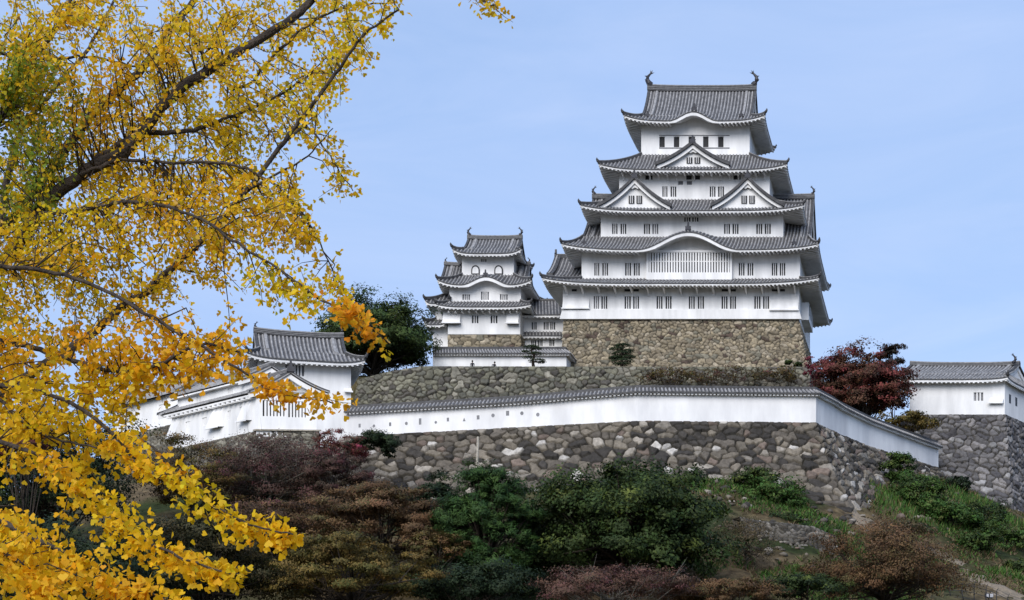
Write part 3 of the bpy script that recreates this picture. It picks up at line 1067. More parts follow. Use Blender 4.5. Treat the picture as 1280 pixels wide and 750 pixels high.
mid = [((WX(425, 205), 205, WZ(489, 205)), (WX(420, 203.5), 203.5, 33)), ((WX(445, 200), 200, WZ(475, 200)), (WX(440, 198), 198, 33)), ((WX(482, 197), 197, WZ(465, 197)), (WX(480, 195), 195, 33)),
       ((WX(525, 196), 196, WZ(457.5, 196)), (WX(525, 193), 193, 33)), ((WX(1012, 196), 196, WZ(458.5, 196)), (WX(1020, 193), 193, 33)), ((WX(1030, 215), 215, WZ(470, 215)), (WX(1040, 212), 212, 33))]
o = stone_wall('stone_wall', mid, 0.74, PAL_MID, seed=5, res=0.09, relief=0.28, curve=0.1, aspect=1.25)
tag(o, 'grey olive stone terrace wall between the long white wall and the small tower', 'stone wall')

# ---------------------------------------------------------------- the great keep
SK = 0.27
KT = frame(0, 210, (1, 0), (SK, 1))


def U(px, v, oy=210, sk=SK): return WX(px, oy + v) - sk * v


def Z(py, v, oy=210): return WZ(py, oy + v)


keep = thing('castle_keep', 'tall white five-tiered castle tower with grey tiled roofs on a tan stone base', 'castle tower', (WX(855, 212), 218, 50.2))
zb = Z(399.5, 0)
kb = [((KT(U(704, 0), 13, 0)[0], 223, zb), (KT(U(704, 0), 13, 0)[0] - 2.6, 223, 49.5)), ((WX(704, 210), 210, zb), (WX(698, 207), 207, 49.5)), ((WX(999, 210), 210, zb), (WX(1016, 207), 207, 49.5)), ((WX(999, 210) + SK * 16, 226, zb), (WX(1016, 207) + SK * 16 + 1, 226, 49.5))]
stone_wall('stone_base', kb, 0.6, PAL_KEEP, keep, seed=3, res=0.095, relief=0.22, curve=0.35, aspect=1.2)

# storeys: (front v, back v, px left, px right)
D1, D2, D3, D4, D5 = (0, 17), (1.0, 16.2), (2.9, 15.4), (4.7, 14.9), (6.8, 14.4)


def wpair(list_, v, y0, y1, bars=2, mm=DARK):
    return [(U(a, v), U(b, v), Z(y1, v), Z(y0, v), bars, mm) for a, b in list_]


def zx(*p): return [660 + q / 3.2 for q in p]


def pairs(ps): return [(660 + a / 3.2, 660 + b / 3.2) for a, b in ps]


K1 = (U(703.5, 0), U(999, 0))
f1w = wpair(pairs([(263, 284), (293, 317), (386, 411), (420, 444), (514, 538), (550, 574), (643, 667), (679, 704), (774, 798), (808, 832), (905, 930), (940, 964)]), 0, 370, 386)
f1w[0] = f1w[0][:5] + (SHADE,)
wall_box(keep, KT, K1[0], K1[1], *D1, zb, Z(353, -2.4) + .9, f1w, bars=2, flare=0.35)
K2 = (U(727, 1.0), U(1000, 1.0))
f2w = wpair(pairs([(265, 285), (297, 320), (388, 412), (423, 447), (843, 866), (878, 901), (975, 997), (1007, 1029)]), 1.0, 328.5, 344.5)
zE1, zI1 = Z(353.5, -2.4), Z(348.5, 1.0)
zE2, zI2 = Z(311.5, -1.5), Z(296.5, 2.9)
zE3, zI3 = Z(262.5, 0.5), Z(249.5, 4.7)
zE4, zI4 = Z(211.5, 2.6), Z(193.5, 6.8)
zE5 = Z(150.5, 4.6)
wall_box(keep, KT, K2[0], K2[1], *D2, zI1 - .6, zE2 + .8, f2w)
K3 = (U(751, 2.9), U(979, 2.9))
f3w = wpair(pairs([(336, 358), (370, 393), (463, 488), (497, 521), (784, 808), (818, 842), (913, 937), (947, 971)]), 2.9, 279.5, 292.5) + wpair([(855, 863), (865, 873)], 2.9, 271, 277)
f3w[3] = f3w[3][:5] + (SHADE,)
wall_box(keep, KT, K3[0], K3[1], *D3, zI2 - .6, zE3 + .8, f3w)
K4 = (U(774, 4.7), U(962, 4.7))
f4w = wpair(pairs([(537, 558), (570, 593), (727, 750), (760, 784)]), 4.7, 233, 246) + wpair(pairs([(600, 620), (635, 656)]), 4.7, 226, 231, 0, SHADE)
wall_box(keep, KT, K4[0], K4[1], *D4, zI3 - .6, zE4 + .8, f4w)
K5 = (U(801.5, 6.8), U(937, 6.8))
f5w = wpair(pairs([(525, 547), (583, 605), (642, 668), (700, 722), (760, 782)]), 6.8, 170.5, 184, 0)
wall_box(keep, KT, K5[0], K5[1], *D5, zI4 - .6, zE5 + .8, f5w)
s = MB(KT)                                   # sill and lintel lines of the top storey
for y in (169.3, 185):
    s.box(U(824, 6.8), U(912, 6.8), 6.72, 6.82, Z(y, 6.8) - .05, Z(y, 6.8) + .05)
s.build('sill', [SHADE], keep)

# first roof
skirt_roof(keep, KT, (U(677, -2.4), U(1024, -2.4), -2.4, 19.2), (K2[0], K2[1], 1.0, 16.2), zE1, zI1, (K1[0], K1[1], 0, 17), up=.75)
dormer(keep, KT, -7.2, Z(322, 7.2), Z(346, 3), 4.6, WX(697, 216) - SK * 7.2, 5.5, side='left', slots=False)
# second roof: wide eave with the wavy gable in the middle, hip-and-gable behind
O2 = (U(701.5, -1.5), U(1023.5, -1.5), -1.5, 18.2)
skirt_roof(keep, KT, O2, (U(728, 2.9), U(1011, 2.9), 2.9, 15.4), zE2, zI2, (K2[0], K2[1], 1.0, 16.2), up=.8,
           bumps={0: (U(860.5, -1.5) - O2[0], U(925, -1.5) - U(860.5, -1.5), 2.3)})
gable_roof(keep, KT, U(733, 2.9), U(1008, 2.9), 2.9, 15.4, zI2 - .03, Z(249, 9.2), fish=1.15, ridge_h=.6)
crest(keep, Vector(KT(U(860, -1.6), -1.5, zE2 + 2.5)), 1.0, KT.side_u)
for px in (730.5, 992.5): crest(keep, Vector(KT(U(px, .2), .2, zE2 + 1.15)), .8, KT.side_u)
# third roof with its pair of dormer gables
skirt_roof(keep, KT, (U(725, .5), U(1004.5, .5), .5, 17), (K4[0], K4[1], 4.7, 14.9), zE3, zI3, (K3[0], K3[1], 2.9, 15.4), up=.75)
for px, l, r in ((793.8, 749, 837.5), (934.2, 890, 979)):
    hw = (U(r, 1.0) - U(l, 1.0)) / 2
    dormer(keep, KT, U((l + r) / 2, 1.0), Z(223.5, 1.0), Z(258, 1.0), hw, 1.0, 5.0)
# fourth roof with one small dormer gable
skirt_roof(keep, KT, (U(748, 2.6), U(984, 2.6), 2.6, 16.6), (K5[0], K5[1], 6.8, 14.4), zE4, zI4, (K4[0], K4[1], 4.7, 14.9), up=.8)
hw = (U(911, 3.0) - U(821, 3.0)) / 2
dormer(keep, KT, U(866, 3.0), Z(180, 3.0), Z(206.5, 3.0), hw, 3.0, 5.2)
# top roof
O5 = (U(779, 4.6), U(956.5, 4.6), 4.6, 16.8)
g0, g1 = U(802.5, 6.2), U(940, 6.2)
zG5 = zE5 + 1.25
skirt_roof(keep, KT, O5, (g0, g1, 6.2, 15.2), zE5, zG5, (K5[0], K5[1], 6.8, 14.4), up=.85,
           bumps={0: (U(866.5, 4.6) - O5[0], U(897.5, 4.6) - U(866.5, 4.6), 1.25)})
gable_roof(keep, KT, g0 + .5, g1 - .5, 6.2, 15.2, zG5 - .03, Z(113.5, 10.7), fish=1.95, ridge_h=.75)
crest(keep, Vector(KT(U(867.5, 4.5), 4.7, zE5 + 1.3)), 1.0, KT.side_u)
for px in (809, 926.5): crest(keep, Vector(KT(U(px, 5.8), 5.8, zE5 + .95)), .8, KT.side_u)

# protruding lattice bay on the second storey
b0, b1, zl, zh = U(808, .3), U(915, .3), Z(349.5, .3), Z(312.5, .3)
bay = MB(KT)
bay.box(b0, b1, .3, 1.2, zl, zl + .95)
bay.box(b0, b0 + .3, .3, 1.2, zl + .952, zh)
bay.box(b1 - .3, b1, .3, 1.2, zl + .952, zh)
bay.box(b0 + .302, b1 - .302, .3, 1.2, zh - .3, zh)
bo = bay.build('lattice_bay', [PLASTER], keep)
bk = MB(KT)
bk.box(b0 + .302, b1 - .302, .62, .7, zl + .96, zh - .31)
bk.build('opening', [DARK], bo)
br = MB(KT)
nbars = 30
for q in range(nbars):
    c = b0 + .3 + (b1 - b0 - .6) * (q + .5) / nbars
    br.box(c - .105, c + .105, .34, .5, zl + .955, zh - .305)
br.box(b0 + .31, b1 - .31, .505, .56, (zl + zh) / 2 + .45, (zl + zh) / 2 + .6)
br.build('bars', [PLASTER], bo)

# struts under the first eave, and under the fourth
bm0 = None
for q in range(15):
    u = U(660 + (157 + 65.2 * q) / 3.2, 0)
    m = MB(KT)
    m.prism([(u - .11, zE1 - 1.05), (u + .11, zE1 - 1.05), (u + .11, zE1 - .1), (u - .11, zE1 - .1)], -.12, -.01)
    m.add([(u - .1, -.12, zE1 - .75), (u + .1, -.12, zE1 - .75), (u + .1, -1.7, zE1 - .28), (u - .1, -1.7, zE1 - .28),
           (u - .1, -.12, zE1 - .3), (u + .1, -.12, zE1 - .3), (u + .1, -1.7, zE1 - .12), (u - .1, -1.7, zE1 - .12)],
          [(0, 3, 2, 1), (4, 5, 6, 7), (0, 1, 5, 4), (1, 2, 6, 5), (2, 3, 7, 6), (3, 0, 4, 7)])
    m.build('bracket', [PLASTER], keep)
for q in range(17):
    u = K4[0] + (K4[1] - K4[0]) * (q + .5) / 17
    m = MB(KT)
    m.box(u - .1, u + .1, 3.4, 4.69, zE4 - .3, zE4 - .05)
    m.box(u - .1, u + .1, 4.5, 4.69, zE4 - .75, zE4 - .302)
    m.build('bracket', [PLASTER], keep)
# slotted vents under the first and fourth eaves
for a, b in pairs([(175, 195), (386, 412), (420, 444), (775, 800), (808, 832), (975, 1000), (1005, 1028)]):
    m = MB(KT)
    m.box(U(a, 0), U(b, 0), -.03, -.004, zE1 - .42, zE1 - .12)
    m.build('vent', [DARK], keep)
for a, b in pairs([(470, 498), (630, 655), (660, 688), (822, 850)]):
    m = MB(KT)
    m.box(U(a, 4.7), U(b, 4.7), 4.66, 4.696, zE4 - .62, zE4 - .1)
    m.build('vent', [DARK], keep)
drop_box(keep, KT, U(704, 0), U(737, 0), -.02, .55, Z(386.5, 0), Z(372, 0))
drop_box(keep, KT, U(963, 0), U(998, 0), -.02, .55, Z(388.5, 0), Z(374, 0))
# eastern face: a bay with its own small roof
m = MB(KT)
m.box(K1[1] + .01, K1[1] + 1.0, 3.0, 9.5, zb + .8, zE1 - 1.0)
m.build('side_bay', [PLASTER], keep)
for v in (4.2, 6.2, 8.2):
    m = MB(KT)
    m.box(K1[1] + .985, K1[1] + 1.02, v - .5, v + .5, zb + 1.6, zb + 3.0)
    m.build('window', [DARK], keep)

# ---------------------------------------------------------------- the small tower and its annexes
def px3(x): return 510 + x / 3.75


def py3(y): return 280 + y / 3.75


YS = 219
ST = frame(0, YS, (1, 0), (0.2, 1))


def US(x, v): return U(px3(x), v, YS, .2)


def ZS(y, v): return Z(py3(y), v, YS)


tower = thing('small_tower', 'small white three-tiered tower with arched top windows, left of the tall keep', 'castle tower', (WX(605, YS), YS + 5, 49))
zt = ZS(517, 0)
tb_ = [((WX(px3(185), YS) + 2, YS + 9, zt), (WX(px3(178), YS) + 1.6, YS + 9, 49)), ((WX(px3(185), YS), YS, zt), (WX(px3(181), YS - .8), YS - .8, 49)), ((WX(px3(530), YS), YS, zt), (WX(px3(534), YS - .8), YS - .8, 49)), ((WX(px3(530), YS) + 2, YS + 9, zt), (WX(px3(534), YS) + 2, YS + 9, 49))]
stone_wall('stone_base', tb_, 0.75, PAL_KEEP, tower, seed=8, res=0.12, relief=0.15, curve=0)


def wp(list_, v, y0, y1, bars, mm=DARK): return [(US(a, v), US(b, v), ZS(y1, v), ZS(y0, v), bars, mm) for a, b in list_]


s1 = (US(187, 0), US(526, 0))
wall_box(tower, ST, *s1, 0, 9.5, zt, ZS(385, -1.2) + .5, wp([(299, 330), (387, 419)], 0, 428, 465, 2))
s2 = (US(193, .8), US(529, .8))
e1, i1 = ZS(386, -1.6), ZS(364, .8)
wall_box(tower, ST, *s2, .8, 8.8, i1 - .5, ZS(285, -.3) + .6, wp([(255, 290), (342, 379), (431, 467)], .8, 317, 356, 3, SHADE))
s3 = (US(253, 2.6), US(496, 2.6))
e2, i2 = ZS(284, -.6), ZS(240, 2.6)
wall_box(tower, ST, *s3, 2.6, 7.6, i2 - .5, ZS(135, 1) + .5, wp([(342, 368)], 2.6, 163, 178, 2, SHADE))
skirt_roof(tower, ST, (US(130, -1.6), US(576, -1.6), -1.6, 11), (s2[0], s2[1], .8, 8.8), e1, i1, (s1[0], s1[1], 0, 9.5), up=.4, fascia=.2)
o2 = (US(137, -.6), US(578, -.6), -.6, 10.4)
skirt_roof(tower, ST, o2, (s3[0], s3[1], 2.6, 7.6), e2, i2, (s2[0], s2[1], .8, 8.8), up=.75, fascia=.2,
           bumps={0: (US(365, -.6) - o2[0], US(485, -.6) - US(365, -.6), 1.15)})
crest(tower, Vector(ST(US(362, -.7), -.55, e2 + 1.2)), .85, ST.side_u)
gable_roof(tower, ST, US(166, 2.8), US(548, 2.8), 1.9, 7.9, e2 + 1.2, ZS(196, 5), fish=.7, ridge_h=.4, overhang=.3)
e3 = ZS(136, .9)
o3 = (US(207, .9), US(531, .9), .9, 9.4)
g3 = (US(258, 2), US(513, 2))
skirt_roof(tower, ST, o3, (g3[0], g3[1], 2, 8.2), e3, e3 + .85, (s3[0], s3[1], 2.6, 7.6), up=.7, fascia=.2)
gable_roof(tower, ST, g3[0] + .4, g3[1] - .4, 2, 8.2, e3 + .82, ZS(70, 5), fish=1.15, ridge_h=.5, overhang=.4)
for a, b in ((297, 337), (405, 446)):                    # bell-shaped windows
    n = 12
    u0, u1, z0, z1 = US(a, 2.6), US(b, 2.6), ZS(236, 2.6), ZS(194, 2.6)
    out = [(u0, z0), (u1, z0)] + [((u0 + u1) / 2 + (u1 - u0) / 2 * math.cos(q) * (1 if q > .01 else 1), z0 + (z1 - z0) * .45 + (z1 - z0) * .55 * math.sin(q)) for q in np.linspace(0, math.pi, n)]
    c = ((u0 + u1) / 2, (z0 + z1) / 2)
    m = MB(ST)
    m.prism(out, 2.5, 2.595, 0)
    w = m.build('window', [DARK], tower)
    m = MB(ST)
    m.prism([(c[0] + (u - c[0]) * .72, c[1] + (z - c[1]) * .76 - .06) for u, z in out], 2.44, 2.497, 0)
    m.build('shutter', [PLASTER], w)
drop_box(tower, ST, US(166, 0), US(248, 0), -.01, .7, ZS(468, 0), ZS(412, 0))
drop_box(tower, ST, US(464, 0), US(521, 0), -.01, .7, ZS(470, 0), ZS(412, 0))
for q in range(11):
    u = s1[0] + .3 + (s1[1] - s1[0] - .6) * q / 10
    m = MB(ST)
    m.box(u - .09, u + .09, -1.0, -.01, e1 - .62, e1 - .4)
    m.build('bracket', [PLASTER], tower)
# lower wing on the left side of the small tower
wing = thing('tower_wing', 'narrow white wing with two dark eaves on the small tower\'s left side', 'annex', (WX(550, 222), 223, 49))
WT = frame(0, 220.5, (1, 0), (0.2, 1))
w0, w1 = U(541, 0, 220.5, .2), U(560, 0, 220.5, .2)
wall_box(wing, WT, w0, w1, 0, 7, 49, WZ(404, 219), [])
skirt_roof(wing, WT, (U(529.5, -1.4, 220.5, .2), w1, -1.4, 8.4), (w0 + .3, w1, .3, 6.7), WZ(405, 219), WZ(405, 219) + 1.1, (w0, w1, 0, 7), up=.5, fascia=.2, hips=True)
wall_box(wing, WT, w0 + .3, w1, .31, 6.7, WZ(404, 219) + .2, WZ(376, 219), [])
skirt_roof(wing, WT, (U(531, -1.2, 220.5, .2), w1 + .5, -1.2, 8.2), (w0 + 1.4, w1 + .5, 1.4, 5.6), WZ(378, 219), WZ(378, 219) + 1.9, (w0 + .3, w1, .31, 6.7), up=.5, fascia=.2, hips=True)

corr = thing('connecting_corridor', 'two-storeyed white gallery with small dark windows linking small tower and tall keep', 'gallery', (WX(680, 222), 225, 49))
CT = frame(0, 221.5)


def UC(x, v): return WX(px3(x), 221.5 + v)


def ZC(y, v): return WZ(py3(y), 221.5 + v)


cw = [(UC(a, 0), UC(b, 0), ZC(c, 0), ZC(d, 0), 2, DARK) for (a, b, c, d) in ((580, 603, 495, 458), (636, 659, 495, 458), (667, 690, 495, 458), (578, 601, 572, 543), (608, 631, 572, 543), (663, 686, 572, 543))]
wall_box(corr, CT, UC(515, 0), UC(735, 0), 0, 6, 49, ZC(425, 0), cw)
skirt_roof(corr, CT, (UC(518, -.9), UC(720, -.9), -.9, .2), (UC(518, -.9), UC(720, -.9), 0, .1), ZC(522, -.9), ZC(506, 0), (UC(518, -.9), UC(720, -.9), 0, .15), up=0, fascia=.14, soff=.1, hips=False)
skirt_roof(corr, CT, (UC(520, -1.3), UC(731, -1.3), -1.3, 7.3), (UC(520, -1.3), UC(731, -1.3), 2.9, 3.1), ZC(424, -1.3), ZC(362, 3), (UC(522, 0), UC(728, 0), 0, 6), up=.05, fascia=.2, hips=False)
m = MB(CT)
m.box(UC(520, 3), UC(731, 3), 2.75, 3.25, ZC(366, 3), ZC(352, 3), 0)
m.box(UC(520, 3), UC(731, 3), 2.7, 3.3, ZC(359, 3), ZC(357, 3), 1)
m.build('ridge', [RIDGE, MORTAR], corr)

# ---------------------------------------------------------------- plastered walls with tiled coping
def coping_wall(root, pts, zfoot, ztop, thick=.55, roofw=.85, roofh=.62, step=.36, name='wall', m=STAINED, ribs=True, sink=.5):
    """pts: plan points; a plastered wall with a little two-sided tiled roof; one mesh of wall and one of coping"""
    wl, rf = MB(), MB()
    P = [Vector((x, y, 0)) for x, y in pts]
    n = len(P)

    def nor(i):
        ds = []
        if i > 0: ds.append((P[i] - P[i - 1]).normalized())
        if i < n - 1: ds.append((P[i + 1] - P[i]).normalized())
        d = sum(ds, Vector((0, 0, 0))).normalized()
        nn = Vector((d.y, -d.x, 0))
        k = 1 / max(.5, nn.dot(Vector((ds[0].y, -ds[0].x, 0))))
        return nn * k
    N = [nor(i) for i in range(n)]
    zt_ = [ztop(i) if callable(ztop) else ztop for i in range(n)]
    vs, fs = [], []
    for i in range(n):
        f, b = P[i] + N[i] * 0, P[i] - N[i] * thick
        vs += [(f.x, f.y, zfoot - sink), (f.x, f.y, zt_[i]), (b.x, b.y, zt_[i]), (b.x, b.y, zfoot - sink)]
    for i in range(n - 1):
        o = 4 * i
        for k in range(3): fs.append((o + k, o + k + 1, o + 5 + k, o + 4 + k))
    fs += [(0, 3, 2, 1), tuple(4 * (n - 1) + k for k in range(4))]
    wl.add(vs, fs, 0)
    wo_ = wl.build(name, [m], root)
    c = thick / 2
    sec = [(c - roofw, -.10), (c - roofw, .04), (c - .62 * roofw, .04 + roofh * .30), (c - .22, roofh * .72), (c - .2, roofh + .16), (c + .2, roofh + .16), (c + .22, roofh * .72), (c + roofw, .04), (c + roofw, -.1)]
    vs, fs = [], []
    L_ = len(sec)
    for i in range(n):
        for d, h in sec:
            q = P[i] - N[i] * d
            vs.append((q.x, q.y, zt_[i] + h))
    for i in range(n - 1):
        for k in range(L_ - 1): rf.add([vs[i * L_ + k], vs[i * L_ + k + 1], vs[(i + 1) * L_ + k + 1], vs[(i + 1) * L_ + k]], [(0, 1, 2, 3)], (2, 0, 0, 2, 3, 2, 0, 2)[k])
    rf.add(vs[:L_], [tuple(range(L_))], 2)
    rf.add(vs[-L_:], [tuple(range(L_ - 1, -1, -1))], 2)
    for i in range(n - 1):
        a, b = P[i], P[i + 1]
        L = (b - a).length
        mcount = max(1, int(L / step))
        sd = (b - a).normalized()
        for q in range(mcount):
            t = (q + .5) / mcount
            pt, nn, zz = a.lerp(b, t), N[i].lerp(N[i + 1], t), zt_[i] * (1 - t) + zt_[i + 1] * t
            for sgn in (0, 1):
                prof_ = sec[1:4] if sgn == 0 else [sec[7], ((sec[7][0] + sec[6][0]) / 2, (sec[7][1] + sec[6][1]) / 2), sec[6]]
                path = [pt - nn * d + Vector((0, 0, zz + h)) for d, h in prof_]
                rf.rib(path, sd, w=.19, h=.12)
            # plaster rafter ends under the coping
            e = pt - nn * (c - roofw + .16) + Vector((0, 0, zz - .26))
            e2 = pt - nn * -.001 + Vector((0, 0, zz - .2))
            rf.beam([e, e2], sd, .2, .16, 4)
    # soffit
    for i in range(n - 1):
        q = [P[i] - N[i] * (c - roofw + .05), P[i + 1] - N[i + 1] * (c - roofw + .05), P[i + 1] + N[i + 1] * .001, P[i] + N[i] * .001]
        zz = [zt_[i] - .1, zt_[i + 1] - .1, zt_[i + 1] - .04, zt_[i] - .04]
        rf.add([(p.x, p.y, z) for p, z in zip(q, zz)], [(0, 1, 2, 3)], 4)
    rf.build('tiled_coping', ROOFM + [PLASTER], root)
    return wo_


def refine(pts, step=2.0):
    out = []
    for a, b in zip(pts[:-1], pts[1:]):
        k = max(1, int(math.dist(a, b) / step))
        out += [(a[0] + (b[0] - a[0]) * i / k, a[1] + (b[1] - a[1]) * i / k) for i in range(k)]
    return out + [pts[-1]]


long_wall = thing('plaster_wall', 'long white plastered wall with tiled coping, bent above the dark stone wall', 'wall', (WALLXY[1][0], WALLXY[1][1], ZW))
zt0 = ZW + 2.45


def ztop_long(i):
    x, y = LW[i]
    if y > 162 and x > 25: return zt0 + .35 - .55 * min(1, (y - 160) / 22) + .25 * max(0, (166 - y) / 6)
    return zt0 + (.0 if x < 0 else .35 * min(1, x / 12.0))


LW = refine(WALLXY)
coping_wall(long_wall, LW, ZW, ztop_long)
# loopholes: square, round and triangular, lined with a darker recess
LH = [(87, 267, 's', 9, 20), (139, 268, 'c', 6, 0), (198, 262, 's', 9, 20), (257, 259, 'c', 7, 0), (307, 252, 's', 10, 34), (364, 255, 'c', 6, 0), (408, 245, 's', 9, 20), (467, 245, 't', 10, 20), (518, 237, 's', 11, 22), (572, 230, 'c', 8, 0), (625, 222, 's', 13, 26), (677, 222, 'c', 8, 0), (735, 227, 'c', 8, 0)]
wa, wb_ = Vector((*WALLXY[0], 0)), Vector((*WALLXY[1], 0))
wd_ = (wb_ - wa).normalized()
wn_ = Vector((wd_.y, -wd_.x, 0))
for x, y, k, w, h in LH:
    px, py = 420 + x / 2.909, 440 + y / 2.909
    t = (px - HX) / F
    # where the view ray meets the wall plane
    Yp = (wa.x - wd_.x / wd_.y * wa.y) / (t - wd_.x / wd_.y)
    c = Vector((t * Yp, Yp, WZ(py, Yp)))
    sc = Yp / F / 2.909
    if k == 's': pr = [(-w * .75, -h / 2), (w * .75, -h / 2), (w * .75, h / 2), (-w * .75, h / 2)]
    elif k == 't': pr = [(-w * .9, -h * .45), (w * .9, -h * .45), (0, h * .55)]
    else: pr = [(w * 1.3 * math.cos(q), w * 1.3 * math.sin(q)) for q in np.linspace(0, 2 * math.pi, 14)[:-1]]
    m = MB()
    n_ = len(pr)
    A_ = [tuple(c + wd_ * (a * sc) + Vector((0, 0, b * sc)) + wn_ * .008) for a, b in pr]
    B_ = [tuple(c + wd_ * (a * sc * .62 - .03) + Vector((0, 0, b * sc * .68 - .02)) + wn_ * .012) for a, b in pr]
    m.add(A_, [tuple(range(n_))], 0, raw=True)
    m.add(B_, [tuple(range(n_))], 1, raw=True)
    m.build('loophole', [STAINED, SHADE], long_wall)

low = thing('plaster_wall', 'low white wall with grey tiled coping at the foot of the small tower', 'wall', (WX(625, 205), 205, 48))
coping_wall(low, [(WX(541, 205), 205), (WX(708, 205), 205), (WX(709, 205) + 1.5, 212)], 47.9, WZ(443, 205), roofw=.95, roofh=.85, m=PLASTER)

# ---------------------------------------------------------------- left turret and gate buildings
ca, sa = math.cos(R(14)), math.sin(R(14))
AX, AY = WX(325, 164.5), 164.5
AT = frame(AX, AY, (ca, sa), (-sa, ca))
left = thing('corner_turret', 'white two-level turret with hipped grey roof at the left end of the long wall', 'turret', (AX + 4, AY + 3, 33))
zA0, zAE = 32.5, WZ(452, 165)
aw = [(2.6, 4.55, WZ(468, 164.8), WZ(454.5, 164.8), 5, SHADE)]
wall_box(left, AT, -.2, 9.4, 0, 7.4, zA0, zAE + .5, aw)
oA = (-1.4, 10.7, -1.3, 8.7)
skirt_roof(left, AT, oA, (.0, 9.0, .6, 6.8), zAE, zAE + 1.25, (-.2, 9.4, 0, 7.4), up=.45, fascia=.22, step=.42)
gable_roof(left, AT, .1, 8.7, .6, 6.8, zAE + 1.22, WZ(418, 168.5), fish=.7, ridge_h=.5, overhang=.35, step=.42)
drop_box(left, AT, 8.7, 9.45, -.01, .35, WZ(488, 166), WZ(483, 166))

# gatehouse with a gabled front and two eaves along its left side
BX, BY = WX(321, 151), 151
vx, vy = -0.74, 0.673
BT = frame(BX, BY, (1, 0.06), (vx, vy))
gate = thing('gatehouse', 'white gatehouse with a latticed gable front and sloping stone-drop bays, below the left turret', 'gatehouse', (BX, BY + 4, 30))
zB0, zBE = WZ(537, 151), WZ(490, 150.5)
gw = [(.55, 2.75, WZ(520, 151), WZ(500, 151), 6, DARK), (2.95, 4.75, WZ(521, 151), WZ(501, 151), 5, DARK)]
lw = [(7.7, 8.5, zB0 + 1.5, zB0 + 2.3, 2, SHADE), (10.4, 11.2, zB0 + 1.5, zB0 + 2.3, 2, SHADE), (4.0, 4.5, zB0 + 1.5, zB0 + 2.4, 1, SHADE), (2.2, 2.6, zB0 + 1.6, zB0 + 2.5, 1, SHADE)]
wall_box(gate, BT, 0, 5.6, 0, 13.4, zB0 - 2.0, zBE + .1, gw, left_wins=lw)
m = MB(BT)
zap = WZ(468, 151)
m.add([(0, 0, zBE + .1), (5.6, 0, zBE + .1), (2.8, 0, zap - .2), (0, 4, zBE + .1), (5.6, 4, zBE + .1), (2.8, 4, zap - .2)], [(0, 1, 2), (3, 5, 4), (0, 2, 5, 3), (1, 4, 5, 2)], 0)
m.build('gable_wall', [PLASTER], gate)
gable_roof(gate, BT, 0.0, 13.9, -.9, 6.5, zBE, zap + .1, fish=0, ridge_h=.35, overhang=.5, along='v', vr=2.8)
crest(gate, Vector(BT(2.8, -.6, zap + .2)), 1.0, BT.side_u)
m = MB(BT)                                       # white eave under the long left side
m.box(-.72, -.002, -.2, 13.6, zBE - .3, zBE - .14)
for q in range(18): m.box(-.75, -.01, .3 + q * .74, .5 + q * .74, zBE - .52, zBE - .325)
m.build('eave', [PLASTER], gate)
for v0_, v1_ in ((.7, 1.9), (5.0, 6.7), (11.9, 13.2)): drop_box(gate, BT, v0_, v1_, -.01, .75, zB0 + 1.0, zBE - .5, side='left')
m = MB(BT)
m.box(-.25, 5.85, -.3, .2, zB0 - .12, zB0 + .02)
m.build('sill', [WOOD], gate)

upper = thing('gallery', 'long low white gallery with a single dark eave just above the gatehouse roof', 'gallery', (BX - 4, BY + 8, 33))
zUE = 36.25
wall_box(upper, BT, .45, 4.3, 2.6, 13.2, 31.5, zUE + .1, [], left_wins=[(4.4, 5.2, zUE - .98, zUE - .4, 2, SHADE), (9.4, 10.2, zUE - .98, zUE - .4, 2, SHADE)])
gable_roof(upper, BT, 2.4, 13.4, -.3, 5.0, zUE, zUE + 1.25, fish=0, ridge_h=.3, overhang=.4, along='v', vr=2.6)
m = MB(BT)
m.box(-.2, .44, 2.2, 13.4, zUE - .26, zUE - .12)
m.build('eave', [PLASTER], upper)

farw = thing('gallery', 'far left white gallery on a stone base, half hidden behind yellow ginkgo leaves', 'gallery', (WX(185, 168), 168, 33))
FX, FY = WX(228, 164), 164
FT = frame(FX, FY, (1, 0.06), (vx, vy))
zF0, zFE = WZ(527, 164), WZ(489, 163.5)
wall_box(farw, FT, 0, 5, 0, 12.0, zF0 - .5, zFE + .1, [], left_wins=[(3.2, 4.1, zF0 + 1.3, zF0 + 2.3, 2, SHADE), (7.6, 8.6, zF0 + .9, zF0 + 1.9, 2, SHADE)])
drop_box(farw, FT, .4, 1.6, -.01, .7, zF0 + 1.3, zFE - .4, side='left')
gable_roof(farw, FT, 0, 12.0, -.9, 5.9, zFE, zFE + 2.2, fish=0, ridge_h=.3, overhang=.5, along='v')

ls = []
for T_, v, z1 in ((FT, 13.5, zF0), (FT, 0, zF0), (BT, 13.4, zB0 - .1), (BT, 0.0, zB0 - .1)):
    p = T_(-.1, v, z1)
    ls.append((p, (p[0] - 1.5, p[1] - 2.2, z1 - 8)))
p = BT(5.7, -.2, zB0 - .1)
ls.append((p, (p[0], p[1] - 2.2, zB0 - 8)))
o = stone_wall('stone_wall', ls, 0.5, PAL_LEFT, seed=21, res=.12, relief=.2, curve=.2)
tag(o, 'stone base under the gatehouse and galleries, left of the dark retaining wall', 'stone wall')

